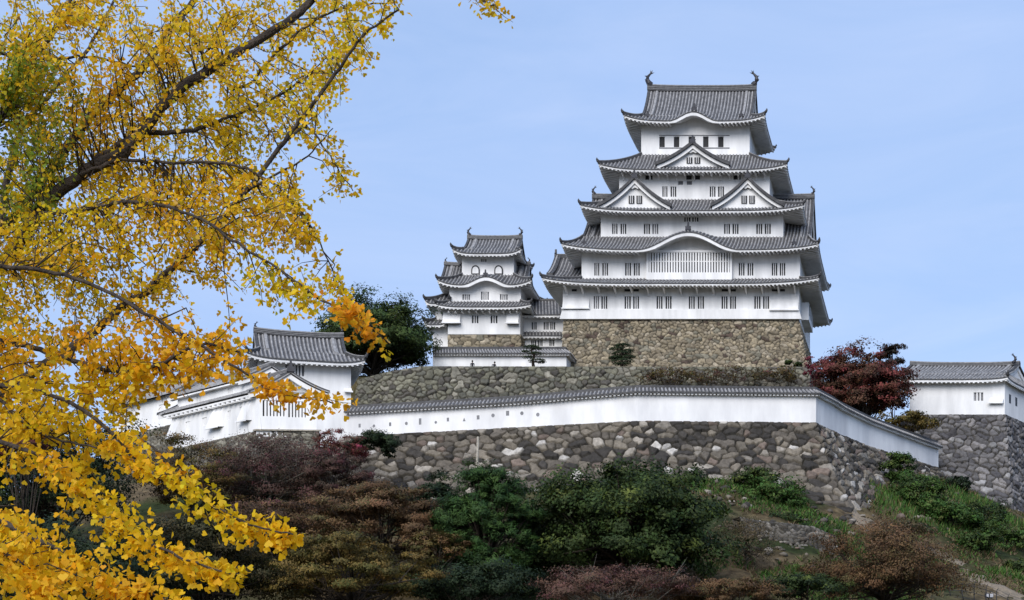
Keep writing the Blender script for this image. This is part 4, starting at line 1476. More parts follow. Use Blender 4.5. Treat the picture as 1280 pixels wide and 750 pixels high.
# ---------------------------------------------------------------- right turret on its own stone base
RY = 188
RTm = frame(WX(1137, RY), RY, (1, 0), (0.62, 0.785))
right = thing('corner_turret', 'single-storeyed white turret with hipped grey roof at the right edge', 'turret', (WX(1200, RY), RY + 4, 40))
zR0, zRE = WZ(518, RY), WZ(473, RY - 1.2)
Lr = WX(1256, RY) - WX(1137, RY)
rw = [(WX(1217, RY) - WX(1137, RY), WX(1229, RY) - WX(1137, RY), WZ(501, RY), WZ(490.5, RY), 2, SHADE)]
wall_box(right, RTm, 0, Lr, 0, 9, zR0 - .3, zRE + .4, rw)
skirt_roof(right, RTm, (-2.5, Lr + .8, -1.2, 10.2), (-1.4, Lr - .1, .9, 8.1), zRE, zRE + 1.0, (0, Lr, 0, 9), up=.3, fascia=.22, step=.42)
gable_roof(right, RTm, -1.4, Lr - .3, .9, 8.1, zRE + .97, WZ(457, RY + 3.5), fish=0, ridge_h=.42, overhang=.3, step=.42)
finial(right, Vector(RTm(Lr - .2, 3.5, WZ(454, RY + 3))), -RTm.side_u, 1.1)
drop_box(right, RTm, WX(1238, RY) - WX(1137, RY), WX(1255, RY) - WX(1137, RY), -.01, .5, WZ(504, RY), WZ(497, RY))
for v in (1.6, 3.6):
    m = MB(RTm)
    m.box(Lr + .003, Lr + .02, v - .3, v + .3, WZ(501, RY), WZ(490, RY))
    m.build('window', [DARK], right)
rb = [((WX(1128, RY), RY + 2, zR0), (WX(1116, 184), 184, 26)), ((WX(1137, RY), RY - .1, zR0), (WX(1138, 183), 182.5, 26)), ((WX(1256, RY) + .1, RY - .1, zR0), (WX(1275, 181.5), 181.5, 22)), ((WX(1256, RY) + 9, RY + 11, zR0), (WX(1256, RY) + 15, RY + 9, 22))]
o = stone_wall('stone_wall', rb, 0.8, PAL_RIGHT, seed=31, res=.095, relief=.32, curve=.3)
tag(o, 'high grey stone base with a sharp corner under the right-hand turret', 'stone wall')


# ---------------------------------------------------------------- trees and shrubs
G_DARK = [((.03, .052, .014), 4), ((.045, .072, .018), 4), ((.12, .15, .03), 1.6)]
G_PINE = [((.045, .095, .024), 4), ((.07, .13, .03), 3), ((.02, .05, .016), 2)]
G_BLACK = [((.018, .032, .014), 4), ((.03, .05, .02), 3), ((.055, .075, .025), .7)]
M_RUST = [((.15, .082, .038), 4), ((.115, .066, .033), 3), ((.20, .115, .055), 2), ((.115, .098, .035), 2)]
M_OLIVE = [((.17, .12, .03), 4), ((.13, .105, .03), 3), ((.21, .13, .035), 2), ((.07, .08, .02), 2)]
M_RED = [((.18, .045, .036), 3), ((.14, .052, .032), 3), ((.125, .068, .035), 3), ((.26, .055, .06), 1.3)]
M_PURPLE = [((.11, .056, .045), 4), ((.085, .055, .038), 3), ((.15, .05, .055), 1.2), ((.08, .066, .038), 2)]
M_PINK = [((.15, .075, .055), 4), ((.12, .07, .045), 3), ((.10, .07, .04), 2), ((.20, .075, .08), .8)]
G_GRASS = [((.055, .125, .022), 4), ((.085, .15, .03), 3), ((.035, .08, .018), 2), ((.15, .15, .05), 1)]
STRAW = [((.17, .125, .07), 3), ((.13, .095, .05), 3), ((.10, .085, .04), 2)]


def ptree(name, label, cat, px, py, rx, ry, Y, pal, rd=None, base=None, **k):
    """a tree whose crown is centred at pixel (px, py) at depth Y, rooted on the ground below"""
    c = W(px, py, Y)
    q = Y / F
    bz = base if base is not None else gz(c[0], Y)
    return tree(name, label, cat, (c[0], Y, bz), c, (rx * q, (rd or rx) * q, ry * q), pal, **k)


ptree('broadleaf_tree', 'large rounded dark green evergreen in front of the dark stone wall', 'tree', 781, 672, 136, 104, 126, G_DARK, n=70000, leaf=.30, lobes=110, trunk_r=.4, lobe_r=.19, flat=.75, seed=1)
ptree('pine_tree', 'bright blue-green pine left of the large rounded evergreen', 'tree', 610, 668, 66, 98, 121, G_PINE, n=60000, leaf=.34, lobes=130, shape='round', trunk_r=.28, lobe_r=.19, flat=.8, aspect=.2, clump=.42, seed=2)
ptree('evergreen_shrub', 'small near-black evergreen shrub squeezed behind the left flank of the bright pine', 'shrub', 548, 640, 42, 48, 129, G_BLACK, n=18000, leaf=.22, lobes=34, trunk_r=.12, seed=3)
ptree('maple_tree', 'rust-brown maple with layered foliage left of the bright pine', 'tree', 478, 668, 112, 62, 124, M_RUST, n=60000, leaf=0.19, lobes=60, flat=.38, trunk_r=.25, lobe_r=.26, seed=4)
ptree('maple_tree', 'olive and brown maple at the bottom edge, below the rust-brown maple', 'tree', 440, 722, 130, 58, 112, M_OLIVE, n=49400, leaf=0.19, lobes=70, flat=.38, trunk_r=.28, lobe_r=.24, seed=5)
ptree('maple_tree', 'dusky purple-brown maple with bare grey twigs below the gatehouse', 'tree', 335, 606, 104, 56, 141, M_PURPLE, n=52000, leaf=.17, lobes=90, flat=.5, trunk_r=.2, bare=.15, twigs=3, bark=GREYBARK, seed=6)
ptree('maple_tree', 'small crimson-topped maple at the left end of the dark retaining wall', 'tree', 428, 562, 34, 26, 146, M_RED + [((.30, .05, .09), 2)], n=8550, leaf=0.14, lobes=22, flat=.5, trunk_r=.1, seed=7)
ptree('shrub', 'dusky brown shrub between the crimson maple and the rust-brown maple', 'shrub', 420, 606, 56, 46, 138, M_PURPLE, n=26000, leaf=0.16, lobes=26, flat=.5, trunk_r=.12, bare=.1, twigs=2, bark=GREYBARK, seed=8)
ptree('evergreen_shrub', 'dark green creeper climbing at the left end of the long white wall', 'shrub', 468, 560, 36, 20, 157, G_BLACK, n=11000, leaf=.2, lobes=30, trunk_r=.06, seed=9, base=31, limbs=False)
ptree('maple_tree', 'brown maple half hidden behind the drooping yellow ginkgo sprays', 'tree', 240, 600, 70, 60, 134, M_PURPLE + M_OLIVE, n=24700, leaf=0.17, lobes=44, flat=.45, trunk_r=.2, seed=10)
ptree('maple_tree', 'dark olive tree at the bottom edge under the drooping ginkgo sprays', 'tree', 255, 712, 120, 78, 110, [((.06, .055, .022), 4), ((.04, .045, .018), 4), ((.09, .07, .03), 2)], n=41800, leaf=0.19, lobes=60, flat=.45, trunk_r=.28, lobe_r=.26, seed=11)
ptree('broadleaf_tree', 'near-black evergreen behind the ginkgo at the left edge', 'tree', 60, 610, 120, 110, 125, G_BLACK, n=41800, leaf=0.24, lobes=60, trunk_r=.35, seed=12)
ptree('broadleaf_tree', 'dark evergreen in the bottom left corner behind the ginkgo', 'tree', 85, 735, 150, 85, 104, G_BLACK, n=41800, leaf=0.23, lobes=60, trunk_r=.35, seed=13)
ptree('maple_tree', 'dull red maple glimpsed through ginkgo leaves at the left edge', 'tree', 30, 560, 48, 28, 108, M_RED, n=9500, leaf=0.17, lobes=24, flat=.5, trunk_r=.14, seed=14)
ptree('evergreen_shrub', 'dark shrub beneath the bright pine and the rounded evergreen', 'shrub', 590, 738, 90, 34, 113, G_BLACK, n=17100, leaf=0.22, lobes=30, trunk_r=.12, seed=15)
ptree('maple_tree', 'pinkish-brown maple at the bottom edge under the rounded evergreen', 'tree', 765, 738, 100, 34, 108, M_PINK, n=26600, leaf=0.16, lobes=50, flat=.4, trunk_r=.18, bare=.1, twigs=2, bark=GREYBARK, lobe_r=.28, seed=16)
ptree('maple_tree', 'dull brown maple at the bottom edge, right of the pinkish one', 'tree', 915, 745, 75, 24, 110, M_RUST, n=17100, leaf=0.16, lobes=36, flat=.4, trunk_r=.15, seed=17)
ptree('maple_tree', 'wide russet maple in front of the stone corner, left of the wire fence', 'tree', 1102, 715, 100, 66, 119, M_RUST, n=52000, leaf=.16, lobes=100, flat=.6, trunk_r=.22, twigs=2, bare=.12, lobe_r=.25, seed=18)
ptree('shrub', 'thin straw-brown shrub of bare upright twigs right of the rounded evergreen', 'shrub', 932, 682, 44, 48, 132, STRAW, n=4940, leaf=0.14, lobes=40, flat=1.0, trunk_r=.07, twigs=4, seed=19, lobe_r=.3)
ptree('evergreen_shrub', 'low dark bush at the bottom edge between brown maple and russet maple', 'shrub', 1010, 738, 55, 22, 116, G_BLACK + G_DARK, n=11400, leaf=0.19, lobes=24, trunk_r=.1, seed=20)
ptree('broadleaf_tree', 'big near-black evergreen between left turret and small tower', 'tree', 467, 430, 80, 58, 204, [((.045, .075, .022), 4), ((.065, .10, .026), 3), ((.12, .15, .035), 1)], n=60000, leaf=.42, lobes=110, trunk_r=.4, lobe_r=.25, seed=21, base=46, aspect=.4)
ptree('maple_tree', 'dark red maple rising behind the long white wall, right of the tall keep', 'tree', 1074, 490, 64, 58, 184, M_RED + [((.075, .045, .028), 4)], n=42000, leaf=.3, lobes=90, flat=.5, trunk_r=.3, lobe_r=.25, seed=22, base=33)
ptree('maple_tree', 'sparse crimson maple top against the keep\'s stone base', 'tree', 1030, 462, 26, 18, 189, [((.24, .045, .07), 4), ((.16, .035, .045), 2)], n=2200, leaf=.3, lobes=20, flat=.5, trunk_r=.1, seed=23, base=33)
ptree('conifer_tree', 'small dark spiky conifer behind the dark red maple', 'tree', 1116, 446, 15, 22, 194, [((.045, .025, .025), 3), ((.03, .03, .02), 2)], n=2600, leaf=.45, lobes=16, shape='round', trunk_r=.14, seed=24, base=33, aspect=.25)
ptree('shrub', 'olive-brown shrub between red maple and right-hand turret', 'shrub', 1138, 530, 36, 18, 180, M_OLIVE, n=5000, leaf=.28, lobes=24, trunk_r=.08, seed=25, base=33)
ptree('evergreen_shrub', 'small clipped green shrub at the right foot of the keep\'s stone base', 'shrub', 990, 456, 14, 6, 199, G_DARK, n=1200, leaf=.25, lobes=10, trunk_r=.05, seed=26, base=47.8)
for px, rx, lab, sd in ((835, 40, 'brown dry shrub on the terrace near the clipped pine', 27), (905, 48, 'brown dry shrub on the terrace below the middle of the keep', 28), (968, 40, 'brown dry shrub on the terrace below the keep\'s right end', 29)):
    ptree('shrub', lab, 'shrub', px, 472, rx, 7, 197.5 - 4, STRAW + M_OLIVE + M_PURPLE, n=2000, leaf=.26, lobes=26, flat=.7, trunk_r=.05, seed=sd, base=44)

ptree('maple_tree', 'dull russet maple between the purple-brown maple and the olive maple below it', 'tree', 340, 662, 80, 36, 128, M_RUST + M_PURPLE, n=26000, leaf=.18, lobes=60, flat=.45, trunk_r=.16, seed=61)
ptree('shrub', 'brown shrub low between the bright pine and the rust-brown maple', 'shrub', 545, 690, 44, 30, 118, M_RUST + M_OLIVE, n=12000, leaf=.18, lobes=36, flat=.5, trunk_r=.08, seed=62)


def cloud_pine(label, px, Y, bz, tiers, trunk_pts, group=None, sd=1):
    """a clipped garden pine: bent trunk, branches and flat foliage pads"""
    rng = np.random.default_rng(sd)
    root = thing('garden_pine', label, 'pine', (WX(px, Y), Y, bz), group)
    C, Nn = [], []
    q = Y / F
    tb = MB()
    path = [Vector(W(x, y, Y)) for x, y in trunk_pts]
    tb.tube(path, list(np.linspace(.22, .07, len(path))), 7)
    for (x, y, rx, ry, n) in tiers:
        c = np.array(W(x, y, Y)) + np.array([0, rng.uniform(-.4, .4), 0])
        d = rng.normal(size=(n, 3))
        d /= np.linalg.norm(d, axis=1, keepdims=True)
        d[:, 2] = np.abs(d[:, 2]) - .25
        C.append(c + d * np.array([rx * q, rx * q * .8, ry * q]) * rng.uniform(.55, 1.05, (n, 1)))
        Nn.append(d + rng.normal(size=(n, 3)) * .5)
        near = min(path, key=lambda p: abs(p.z - c[2]))
        tb.tube([near, Vector(c)], [.07, .03], 5)
    C, Nn = np.concatenate(C), np.concatenate(Nn)
    leaf_mesh('crown', C, Nn, rng.uniform(.16, .34, len(C)), mixcols(len(C), G_BLACK), root, aspect=.3)
    tb.build('trunk', [BARK], root, smooth=True)


cloud_pine('leaning clipped pine with separate flat pads, in front of the low white wall', 667, 201, 47.9,
           [(664, 434, 11, 3.5, 380), (671, 436, 7, 2.5, 160), (657, 440, 6, 2, 140), (669, 443, 10, 2.6, 260), (660, 447, 7, 2.4, 170), (671, 452, 12, 3.4, 330), (677, 453, 6, 2.5, 120)],
           [(667, 459), (666, 452), (668, 445), (664, 438), (665, 433)], sd=1)
cloud_pine('dense clipped pine with stacked dark tiers against the keep\'s stone base', 777, 202, 47.9,
           [(778, 432.5, 11, 3, 420), (771, 437, 10, 3, 330), (784, 438, 9, 3, 320), (777, 442, 14, 3.2, 520), (770, 447, 9, 3, 330), (785, 447, 10, 3, 400), (770, 447, 10, 3, 400), (777, 452, 16, 3.4, 560), (777, 456, 12, 2.5, 260)],
           [(777, 461), (777, 450), (777, 440), (778, 431)], sd=2)


def bush(label, px, py, rx, ry, Y, pal, n, sd, leaf=.26):
    ptree('shrub', label, 'shrub', px, py, rx, ry, Y, pal, n=n, leaf=leaf, lobes=max(10, n // 160), flat=.75, trunk_r=.05, seed=sd, limbs=True, lobe_r=.34)


bush('bright green bush at the foot of the dark stone wall, left of its corner', 965, 622, 44, 24, 150.5, G_GRASS, 7000, 41)
bush('dark green bush tight against the dark stone wall above the bright one', 944, 603, 34, 14, 152, G_DARK, 3600, 42)
bush('dark bush below the bright green bush, over the pale rubble', 975, 658, 36, 11, 146, G_BLACK + G_DARK, 3200, 43)
bush('green bush under the descending end of the long white wall', 1122, 590, 19, 28, 167, G_GRASS + G_DARK, 4600, 44)
bush('green bush on the slope just below the descending wall', 1148, 618, 36, 24, 161, G_GRASS + G_DARK, 6000, 45)
bush('dark bush in the shaded gap between long wall and right-hand stone base', 1196, 606, 20, 15, 176, G_BLACK, 2400, 46)
bush('dark green bush at the foot of the right-hand stone base', 1226, 646, 36, 20, 166, G_BLACK + G_DARK, 4800, 47)
bush('green bush in the middle of the grassy slope', 1190, 650, 38, 20, 157, G_GRASS, 5200, 48)
bush('pale green bush beside the stone base, lower right edge', 1260, 682, 34, 21, 156, G_GRASS + G_DARK, 5000, 49)
bush('broad bright green bush on the lower slope beside the dirt path', 1168, 640, 34, 14, 158, G_GRASS, 3600, 53)
bush('dense green bush left of the pale green one, on the lower slope', 1232, 664, 30, 16, 158, G_GRASS + G_DARK, 3200, 54)
bush('green bush above the wire fence on the slope', 1224, 680, 30, 17, 151, G_GRASS + G_DARK, 4000, 50)
bush('dark bush at the right edge below the pale green bush', 1274, 716, 30, 17, 148, G_DARK, 3400, 51)
bush('dark low scrub along the grass ridge behind the russet maple', 1140, 664, 28, 10, 147, G_BLACK + STRAW, 2400, 52)


# grass on the slope: one countless mass
def grass():
    n = 110000
    x = RNG.uniform(8, 66, n)
    y = RNG.uniform(126, 184, n)
    wv = np.sin(x * .31 + 2 * np.sin(y * .17)) + np.sin(y * .37 + x * .13) + .8 * np.sin(x * 1.1) * np.sin(y * .9)
    k = wv > -.35
    x, y, wv = x[k], y[k], wv[k]
    z = ground_z(x, y)
    k = z < 33
    x, y, z, wv = x[k], y[k], z[k], wv[k]
    n = len(x)
    h = RNG.uniform(.12, .4, n) * (1 + 1.4 * sm(wv, .5, 1.5) * (x > 30))
    a = RNG.uniform(0, 2 * math.pi, n)
    wd = RNG.uniform(.05, .12, n)
    dx, dy = np.cos(a) * wd, np.sin(a) * wd
    lx, ly = RNG.normal(0, .22, n), RNG.normal(0, .22, n)
    V = np.stack([np.stack([x - dx, y - dy, z - .05], 1), np.stack([x + dx, y + dy, z - .05], 1), np.stack([x + lx + dx * .3, y + ly, z + h], 1), np.stack([x + lx - dx * .3, y + ly, z + h], 1)], 1).reshape(-1, 3)
    c = mixcols(n, G_GRASS)
    s = mixcols(n, STRAW)
    t = (RNG.uniform(size=n) > sm(wv, -.5, .9) * .8 + .1)[:, None]
    o = link('grass', V, np.arange(4 * n).reshape(n, 4), LEAF, col=np.repeat(np.where(t, s, c), 4, 0), origin=(0, 0, 0))
    tag(o, 'patchy grass and straw on the slope below the stone walls', 'grass', kind='stuff')


grass()


# loose rubble fallen from the wall corner
def rubble():
    V, Fc, C = [], [], []
    rng = np.random.default_rng(77)
    import bmesh
    bmx = bmesh.new()
    bmesh.ops.create_icosphere(bmx, subdivisions=1, radius=1)
    bv = np.array([v.co[:] for v in bmx.verts])
    bf = np.array([[v.index for v in f.verts] for f in bmx.faces])
    bmx.free()
    spots = []
    for _ in range(60): spots.append((rng.normal(975, 34), rng.normal(676, 14), 143))
    for _ in range(34): spots.append((rng.normal(1062, 20), rng.normal(650, 13), 150))
    for _ in range(36): spots.append((rng.normal(1160, 26), rng.normal(645, 20), 160))
    for _ in range(30): spots.append((rng.normal(905, 22), rng.normal(624, 10), 152))
    for px, py, Y in spots:
        x = WX(px, Y)
        x, Y, _z = hit(px, py)
        s = rng.uniform(.12, .45)
        v = bv * (1 + .38 * np.sin(bv[:, [1, 2, 0]] * rng.uniform(1, 3, 3) + rng.uniform(0, 6, 3))) * s * np.array([1.2, 1, .65])
        q = rng.uniform(0, 6.28)
        v = np.stack([v[:, 0] * math.cos(q) - v[:, 1] * math.sin(q), v[:, 0] * math.sin(q) + v[:, 1] * math.cos(q), v[:, 2]], 1)
        Fc.append(bf + sum(len(a) for a in V))
        V.append(v + np.array([x, Y, gz(x, Y) + s * .15]))
        c = np.array(PAL_FRONT[rng.choice([2, 3, 1, 0, 4, 0])][0]) * rng.uniform(.8, 1.2)
        C.append(np.repeat(c[None], len(bv), 0))
    o = link('rubble', np.concatenate(V), np.concatenate(Fc), STONE, col=np.concatenate(C), origin=(0, 0, 0))
    tag(o, 'loose pale rubble scattered on the slope below the dark stone wall', 'rubble', kind='stuff')


rubble()

lb = []
for px, py in ((925, 664), (950, 668), (985, 672), (1015, 676), (1045, 688)):
    x, y, z = hit(px, py)
    lb.append(((x, y, z + 1.25), (x + .2, y - 1.7, gz(x + .2, y - 1.7) - .4)))
o = stone_wall('stone_wall', lb, .42, [((.16, .145, .125), 4), ((.11, .10, .085), 3), ((.24, .22, .19), 1.5), ((.07, .065, .058), 2)], seed=51, res=.09, relief=.24, curve=.1)
tag(o, 'low broken wall of small pale stones beside the russet maple', 'stone wall')

# ---------------------------------------------------------------- pole, people, fence, floodlight
m = MB()
p0, p1 = Vector(W(594, 600, 150.5)), Vector(W(597.5, 546, 151))
p0.z = gz(p0.x, p0.y) - .3
m.tube([p0, p0.lerp(p1, .5), p1], [.13, .12, .11], 10)
o = m.build('wooden_pole', [WOOD], smooth=True)
tag(o, 'slender pale wooden pole standing against the dark stone wall behind the pine', 'pole')


def person(label, x, Y, z, h, coat, lean=0.0, facing=-1):
    """one continuous skinned body, standing; hair is a child"""
    k = h / 1.72
    j = dict(pel=(0, 0, .95), ch=(lean * .1, 0, 1.3), nk=(lean * .13, 0, 1.47), hd=(lean * .15, -.02, 1.6), top=(lean * .15, -.02, 1.70),
             sl=(-.19, 0, 1.40), el=(-.26, -.02, 1.12), wl=(-.24, -.12, .9), hl=(-.23, -.16, .82), sr=(.19, 0, 1.40), er=(.26, -.02, 1.12), wr=(.24, -.12, .9), hr=(.23, -.16, .82),
             pl=(-.1, 0, .88), kl=(-.11, -.02, .48), al=(-.11, .02, .08), fl=(-.12, -.14, .04), pr=(.1, 0, .88), kr=(.11, -.02, .48), ar=(.11, .02, .08), fr=(.12, -.14, .04))
    rd = dict(pel=.15, ch=.16, nk=.06, hd=.10, top=.075, sl=.075, el=.05, wl=.035, hl=.03, sr=.075, er=.05, wr=.035, hr=.03, pl=.1, kl=.07, al=.045, fl=.04, pr=.1, kr=.07, ar=.045, fr=.04)
    ed = [('pel', 'ch'), ('ch', 'nk'), ('nk', 'hd'), ('hd', 'top'), ('ch', 'sl'), ('sl', 'el'), ('el', 'wl'), ('wl', 'hl'), ('ch', 'sr'), ('sr', 'er'), ('er', 'wr'), ('wr', 'hr'), ('pel', 'pl'), ('pl', 'kl'), ('kl', 'al'), ('al', 'fl'), ('pel', 'pr'), ('pr', 'kr'), ('kr', 'ar'), ('ar', 'fr')]
    ks = list(j)
    me = bpy.data.meshes.new('person')
    me.from_pydata([tuple(c * k for c in j[q]) for q in ks], [(ks.index(a), ks.index(b)) for a, b in ed], [])
    tmp = bpy.data.objects.new('tmp_body', me)
    COL.objects.link(tmp)
    md = tmp.modifiers.new('skin', 'SKIN')
    tmp.modifiers.new('sub', 'SUBSURF').levels = 1
    for i, q in enumerate(ks):
        sv = me.skin_vertices[0].data[i]
        sv.radius = (rd[q] * k, rd[q] * k * .8)
        sv.use_root = q == 'pel'
    dg = bpy.context.evaluated_depsgraph_get()
    ev = bpy.data.meshes.new_from_object(tmp.evaluated_get(dg))
    V = np.array([v.co[:] for v in ev.vertices]) + np.array([x, Y, z])
    Fc = [list(p.vertices) for p in ev.polygons]
    mi = []
    for p in ev.polygons:
        c = p.center / k
        mi.append(0 if c.z > 1.47 or (abs(c.x) > .18 and c.z < .9) else (2 if c.z < .95 else 1))
    bpy.data.objects.remove(tmp)
    o = link('person', V, Fc, [SKIN, coat, CLOTH], None, mi, True, origin=(x, Y, z))
    tag(o, label, 'person')
    import bmesh
    b = bmesh.new()
    bmesh.ops.create_uvsphere(b, u_segments=14, v_segments=10, radius=1)
    for v in b.verts:
        v.co.x, v.co.y, v.co.z = v.co.x * .118, v.co.y * .12 - .035, v.co.z * .125 + 1.645
        if v.co.y > .05: v.co.z = max(v.co.z, 1.68)
    vv = [((v.co.x + lean * .15) * k + x, v.co.y * k + Y, v.co.z * k + z) for v in b.verts]
    ff = [[v.index for v in f.verts] for f in b.faces]
    b.free()
    link('hair', vv, ff, HAIR, o, smooth=True)
    return o


person('visitor in dark clothes standing upright behind the terrace wall, the left of two', WX(590.5, 199), 199, 47.95, 1.72, CLOTH)
person('visitor in a dark coat leaning over the terrace wall, the right of two', WX(617.5, 199), 199, 47.8, 1.72, CLOTH, lean=.6)

fp = [(1189, 723, 134), (1205, 723, 133), (1220, 726, 132), (1235, 730, 131), (1248, 735, 130), (1262, 742, 129), (1279, 747, 128)]
fence = thing('wire_fence', 'dark wire fence with curved barbed tops on the slope at the bottom right', 'fence', (WX(1235, 131), 131, gz(WX(1235, 131), 131)))
tops = []
for px, py, Y in fp:
    t = Vector(W(px, py, Y))
    b = Vector((t.x, t.y, min(t.z - 1.5, gz(t.x, t.y) - .2)))
    m = MB()
    kn = t + Vector((-.16, 0, -.42))
    m.tube([b, Vector((kn.x, kn.y, (b.z + kn.z) / 2)), kn, kn + Vector((.03, 0, .2)), t], [.045, .045, .04, .035, .025], 6)
    m.build('post', [STEEL], fence, smooth=True)
    tops.append(kn)
for dz in (-.05, -.6, -1.15):
    m = MB()
    m.tube([p + Vector((0, 0, dz)) for p in tops], [.025] * len(tops), 5)
    m.build('rail', [STEEL], fence)
for f in (.1, .3):
    m = MB()
    m.tube([p + Vector((.03 + f * .2, 0, f)) for p in tops], [.012] * len(tops), 4)
    m.build('barbed_wire', [STEEL], fence)

fl = thing('floodlight', 'pair of small pale square floodlights behind the wire fence', 'floodlight', (WX(1236, 133), 132.6, gz(WX(1236, 133), 132.6)))
for k, px in enumerate((1233.5, 1239)):
    c = Vector(W(px, 744.5, 132.4))
    m = MB(lambda u, v, z, c=c: (c.x + u, c.y + v, c.z + z))
    m.box(-.16, .16, -.1, .1, -.17, .17, 0)
    m.box(-.13, .13, -.115, -.102, -.14, .14, 1)
    m.build('lamp_head', [STEEL, MATS['pale_cloth']], fl)
c = Vector(W(1236, 747, 132.6))
m = MB()
m.tube([Vector((c.x, c.y, gz(c.x, c.y) - .2)), c], [.05, .04], 6)
m.tube([c + Vector((-.3, 0, -.02)), c + Vector((.3, 0, -.02))], [.03, .03], 6)
m.build('stand', [STEEL], fl)


# ---------------------------------------------------------------- the ginkgo in front, its trunk just outside the picture on the left
def ginkgo():
    rng = np.random.default_rng(4)
    base = Vector((-7.6, 14.0, -1.6))
    root = thing('ginkgo_tree', 'yellow autumn ginkgo whose branches fill the left side of the view', 'tree', base)
    # limbs: photo course and depth at both ends, radius at both ends
    limbs = [
        ([(-330, 640), (-120, 430), (0, 333), (45, 268), (101, 218), (157, 187), (210, 125), (263, 86), (294, 66), (355, 30), (392, -2), (420, -40)], 13.6, 14.6, .075, .03),
        ([(-330, 600), (-140, 420), (0, 289), (50, 228), (117, 142), (172, 91), (228, 20), (262, -30)], 14.4, 16.2, .065, .03),
        ([(-330, 760), (-150, 600), (0, 497), (45, 462), (105, 425), (150, 385), (193, 355), (263, 289), (309, 238), (355, 177), (385, 137), (431, 76), (455, 44), (500, 12)], 12.6, 13.6, .05, .008),
        ([(101, 218), (150, 180), (188, 167), (243, 162), (284, 147), (345, 122), (398, 88)], 13.9, 14.8, .035, .008),
        ([(101, 218), (150, 200), (203, 203), (284, 205), (330, 222), (372, 258), (400, 305), (431, 372)], 13.9, 13.0, .018, .005),
        ([(45, 268), (105, 262), (160, 252), (210, 258), (260, 278), (304, 309), (355, 340), (395, 372), (436, 388), (487, 431)], 13.4, 11.4, .018, .005),
        ([(-60, 330), (30, 335), (105, 352), (172, 385), (223, 416), (274, 446), (314, 471), (355, 492), (418, 505)], 12.6, 11.0, .02, .005),
        ([(-120, 430), (0, 426), (61, 441), (142, 464), (198, 456), (250, 430), (300, 440)], 12.4, 11.6, .03, .008),
        ([(-150, 478), (0, 480), (70, 496), (120, 524), (170, 572), (225, 600), (270, 635), (320, 658), (366, 668)], 11.6, 10.0, .02, .005),
        ([(-150, 540), (-40, 545), (30, 562), (100, 600), (150, 650), (205, 688), (255, 708), (298, 718)], 11.2, 9.4, .022, .005),
        ([(-150, 640), (-40, 620), (10, 655), (80, 692), (140, 726), (200, 748), (240, 770)], 10.6, 9.0, .03, .005),
        ([(-150, 700), (-60, 690), (0, 690), (40, 715), (75, 748)], 9.8, 8.8, .03, .006),
        ([(0, 289), (20, 180), (60, 120), (110, 60), (150, -10)], 15.0, 16.4, .04, .012),
        ([(-100, 260), (0, 150), (30, 90), (75, 30), (95, -20)], 14.2, 15.2, .05, .014),
        ([(228, 20), (255, 70), (300, 110), (350, 60), (395, 25), (440, 8), (492, 4)], 15.8, 15.0, .025, .006),
        ([(309, 238), (345, 218), (385, 195), (416, 160)], 13.3, 13.6, .014, .004),
        ([(355, 177), (385, 160), (412, 195), (441, 238)], 13.6, 13.9, .014, .004),
        ([(150, 540), (185, 556), (215, 575), (236, 596)], 11.2, 10.8, .012, .004),
        ([(520, -60), (560, -25), (598, -2), (622, 9)], 14.6, 14.2, .02, .005),
        ([(392, -2), (440, -40), (520, -60)], 14.6, 14.6, .03, .02),
        ([(0, 426), (-20, 470), (20, 520), (60, 545), (120, 560)], 11.8, 11.0, .02, .006),
        ([(-20, 60), (40, 75), (110, 70), (170, 85), (220, 110)], 15.2, 15.6, .02, .006),
    ]
    LP, LD = [], []
    tb = MB()
    for pts, Y0, Y1, r0, r1 in limbs:
        # Catmull-Rom through the course
        P = [np.array(p, float) for p in pts]
        P = [2 * P[0] - P[1]] + P + [2 * P[-1] - P[-2]]
        out = []
        for i in range(1, len(P) - 2):
            for t in np.linspace(0, 1, 7)[:-1]:
                out.append(.5 * ((2 * P[i]) + (-P[i - 1] + P[i + 1]) * t + (2 * P[i - 1] - 5 * P[i] + 4 * P[i + 1] - P[i + 2]) * t * t + (-P[i - 1] + 3 * P[i] - 3 * P[i + 1] + P[i + 2]) * t ** 3))
        out.append(P[-2])
        n = len(out)
        ph = rng.uniform(0, 6)
        pts3 = []
        for i, (a, b) in enumerate(out):
            f = i / (n - 1)
            Y = Y0 + (Y1 - Y0) * f + .12 * math.sin(f * 9 + ph)
            pts3.append(Vector(W(a + rng.normal() * .9, b + rng.normal() * .9, Y)))
        tb.tube(pts3, [r0 + (r1 - r0) * (i / (n - 1)) ** .8 for i in range(n)], 8)
        for i, p in enumerate(pts3):
            LP.append(p)
            LD.append((r0 + (r1 - r0) * i / (n - 1)))
    LPa = np.array([p[:] for p in LP])
    LPpx = np.stack([LPa[:, 0] / LPa[:, 1] * F + HX, HY - LPa[:, 2] / LPa[:, 1] * F], 1)

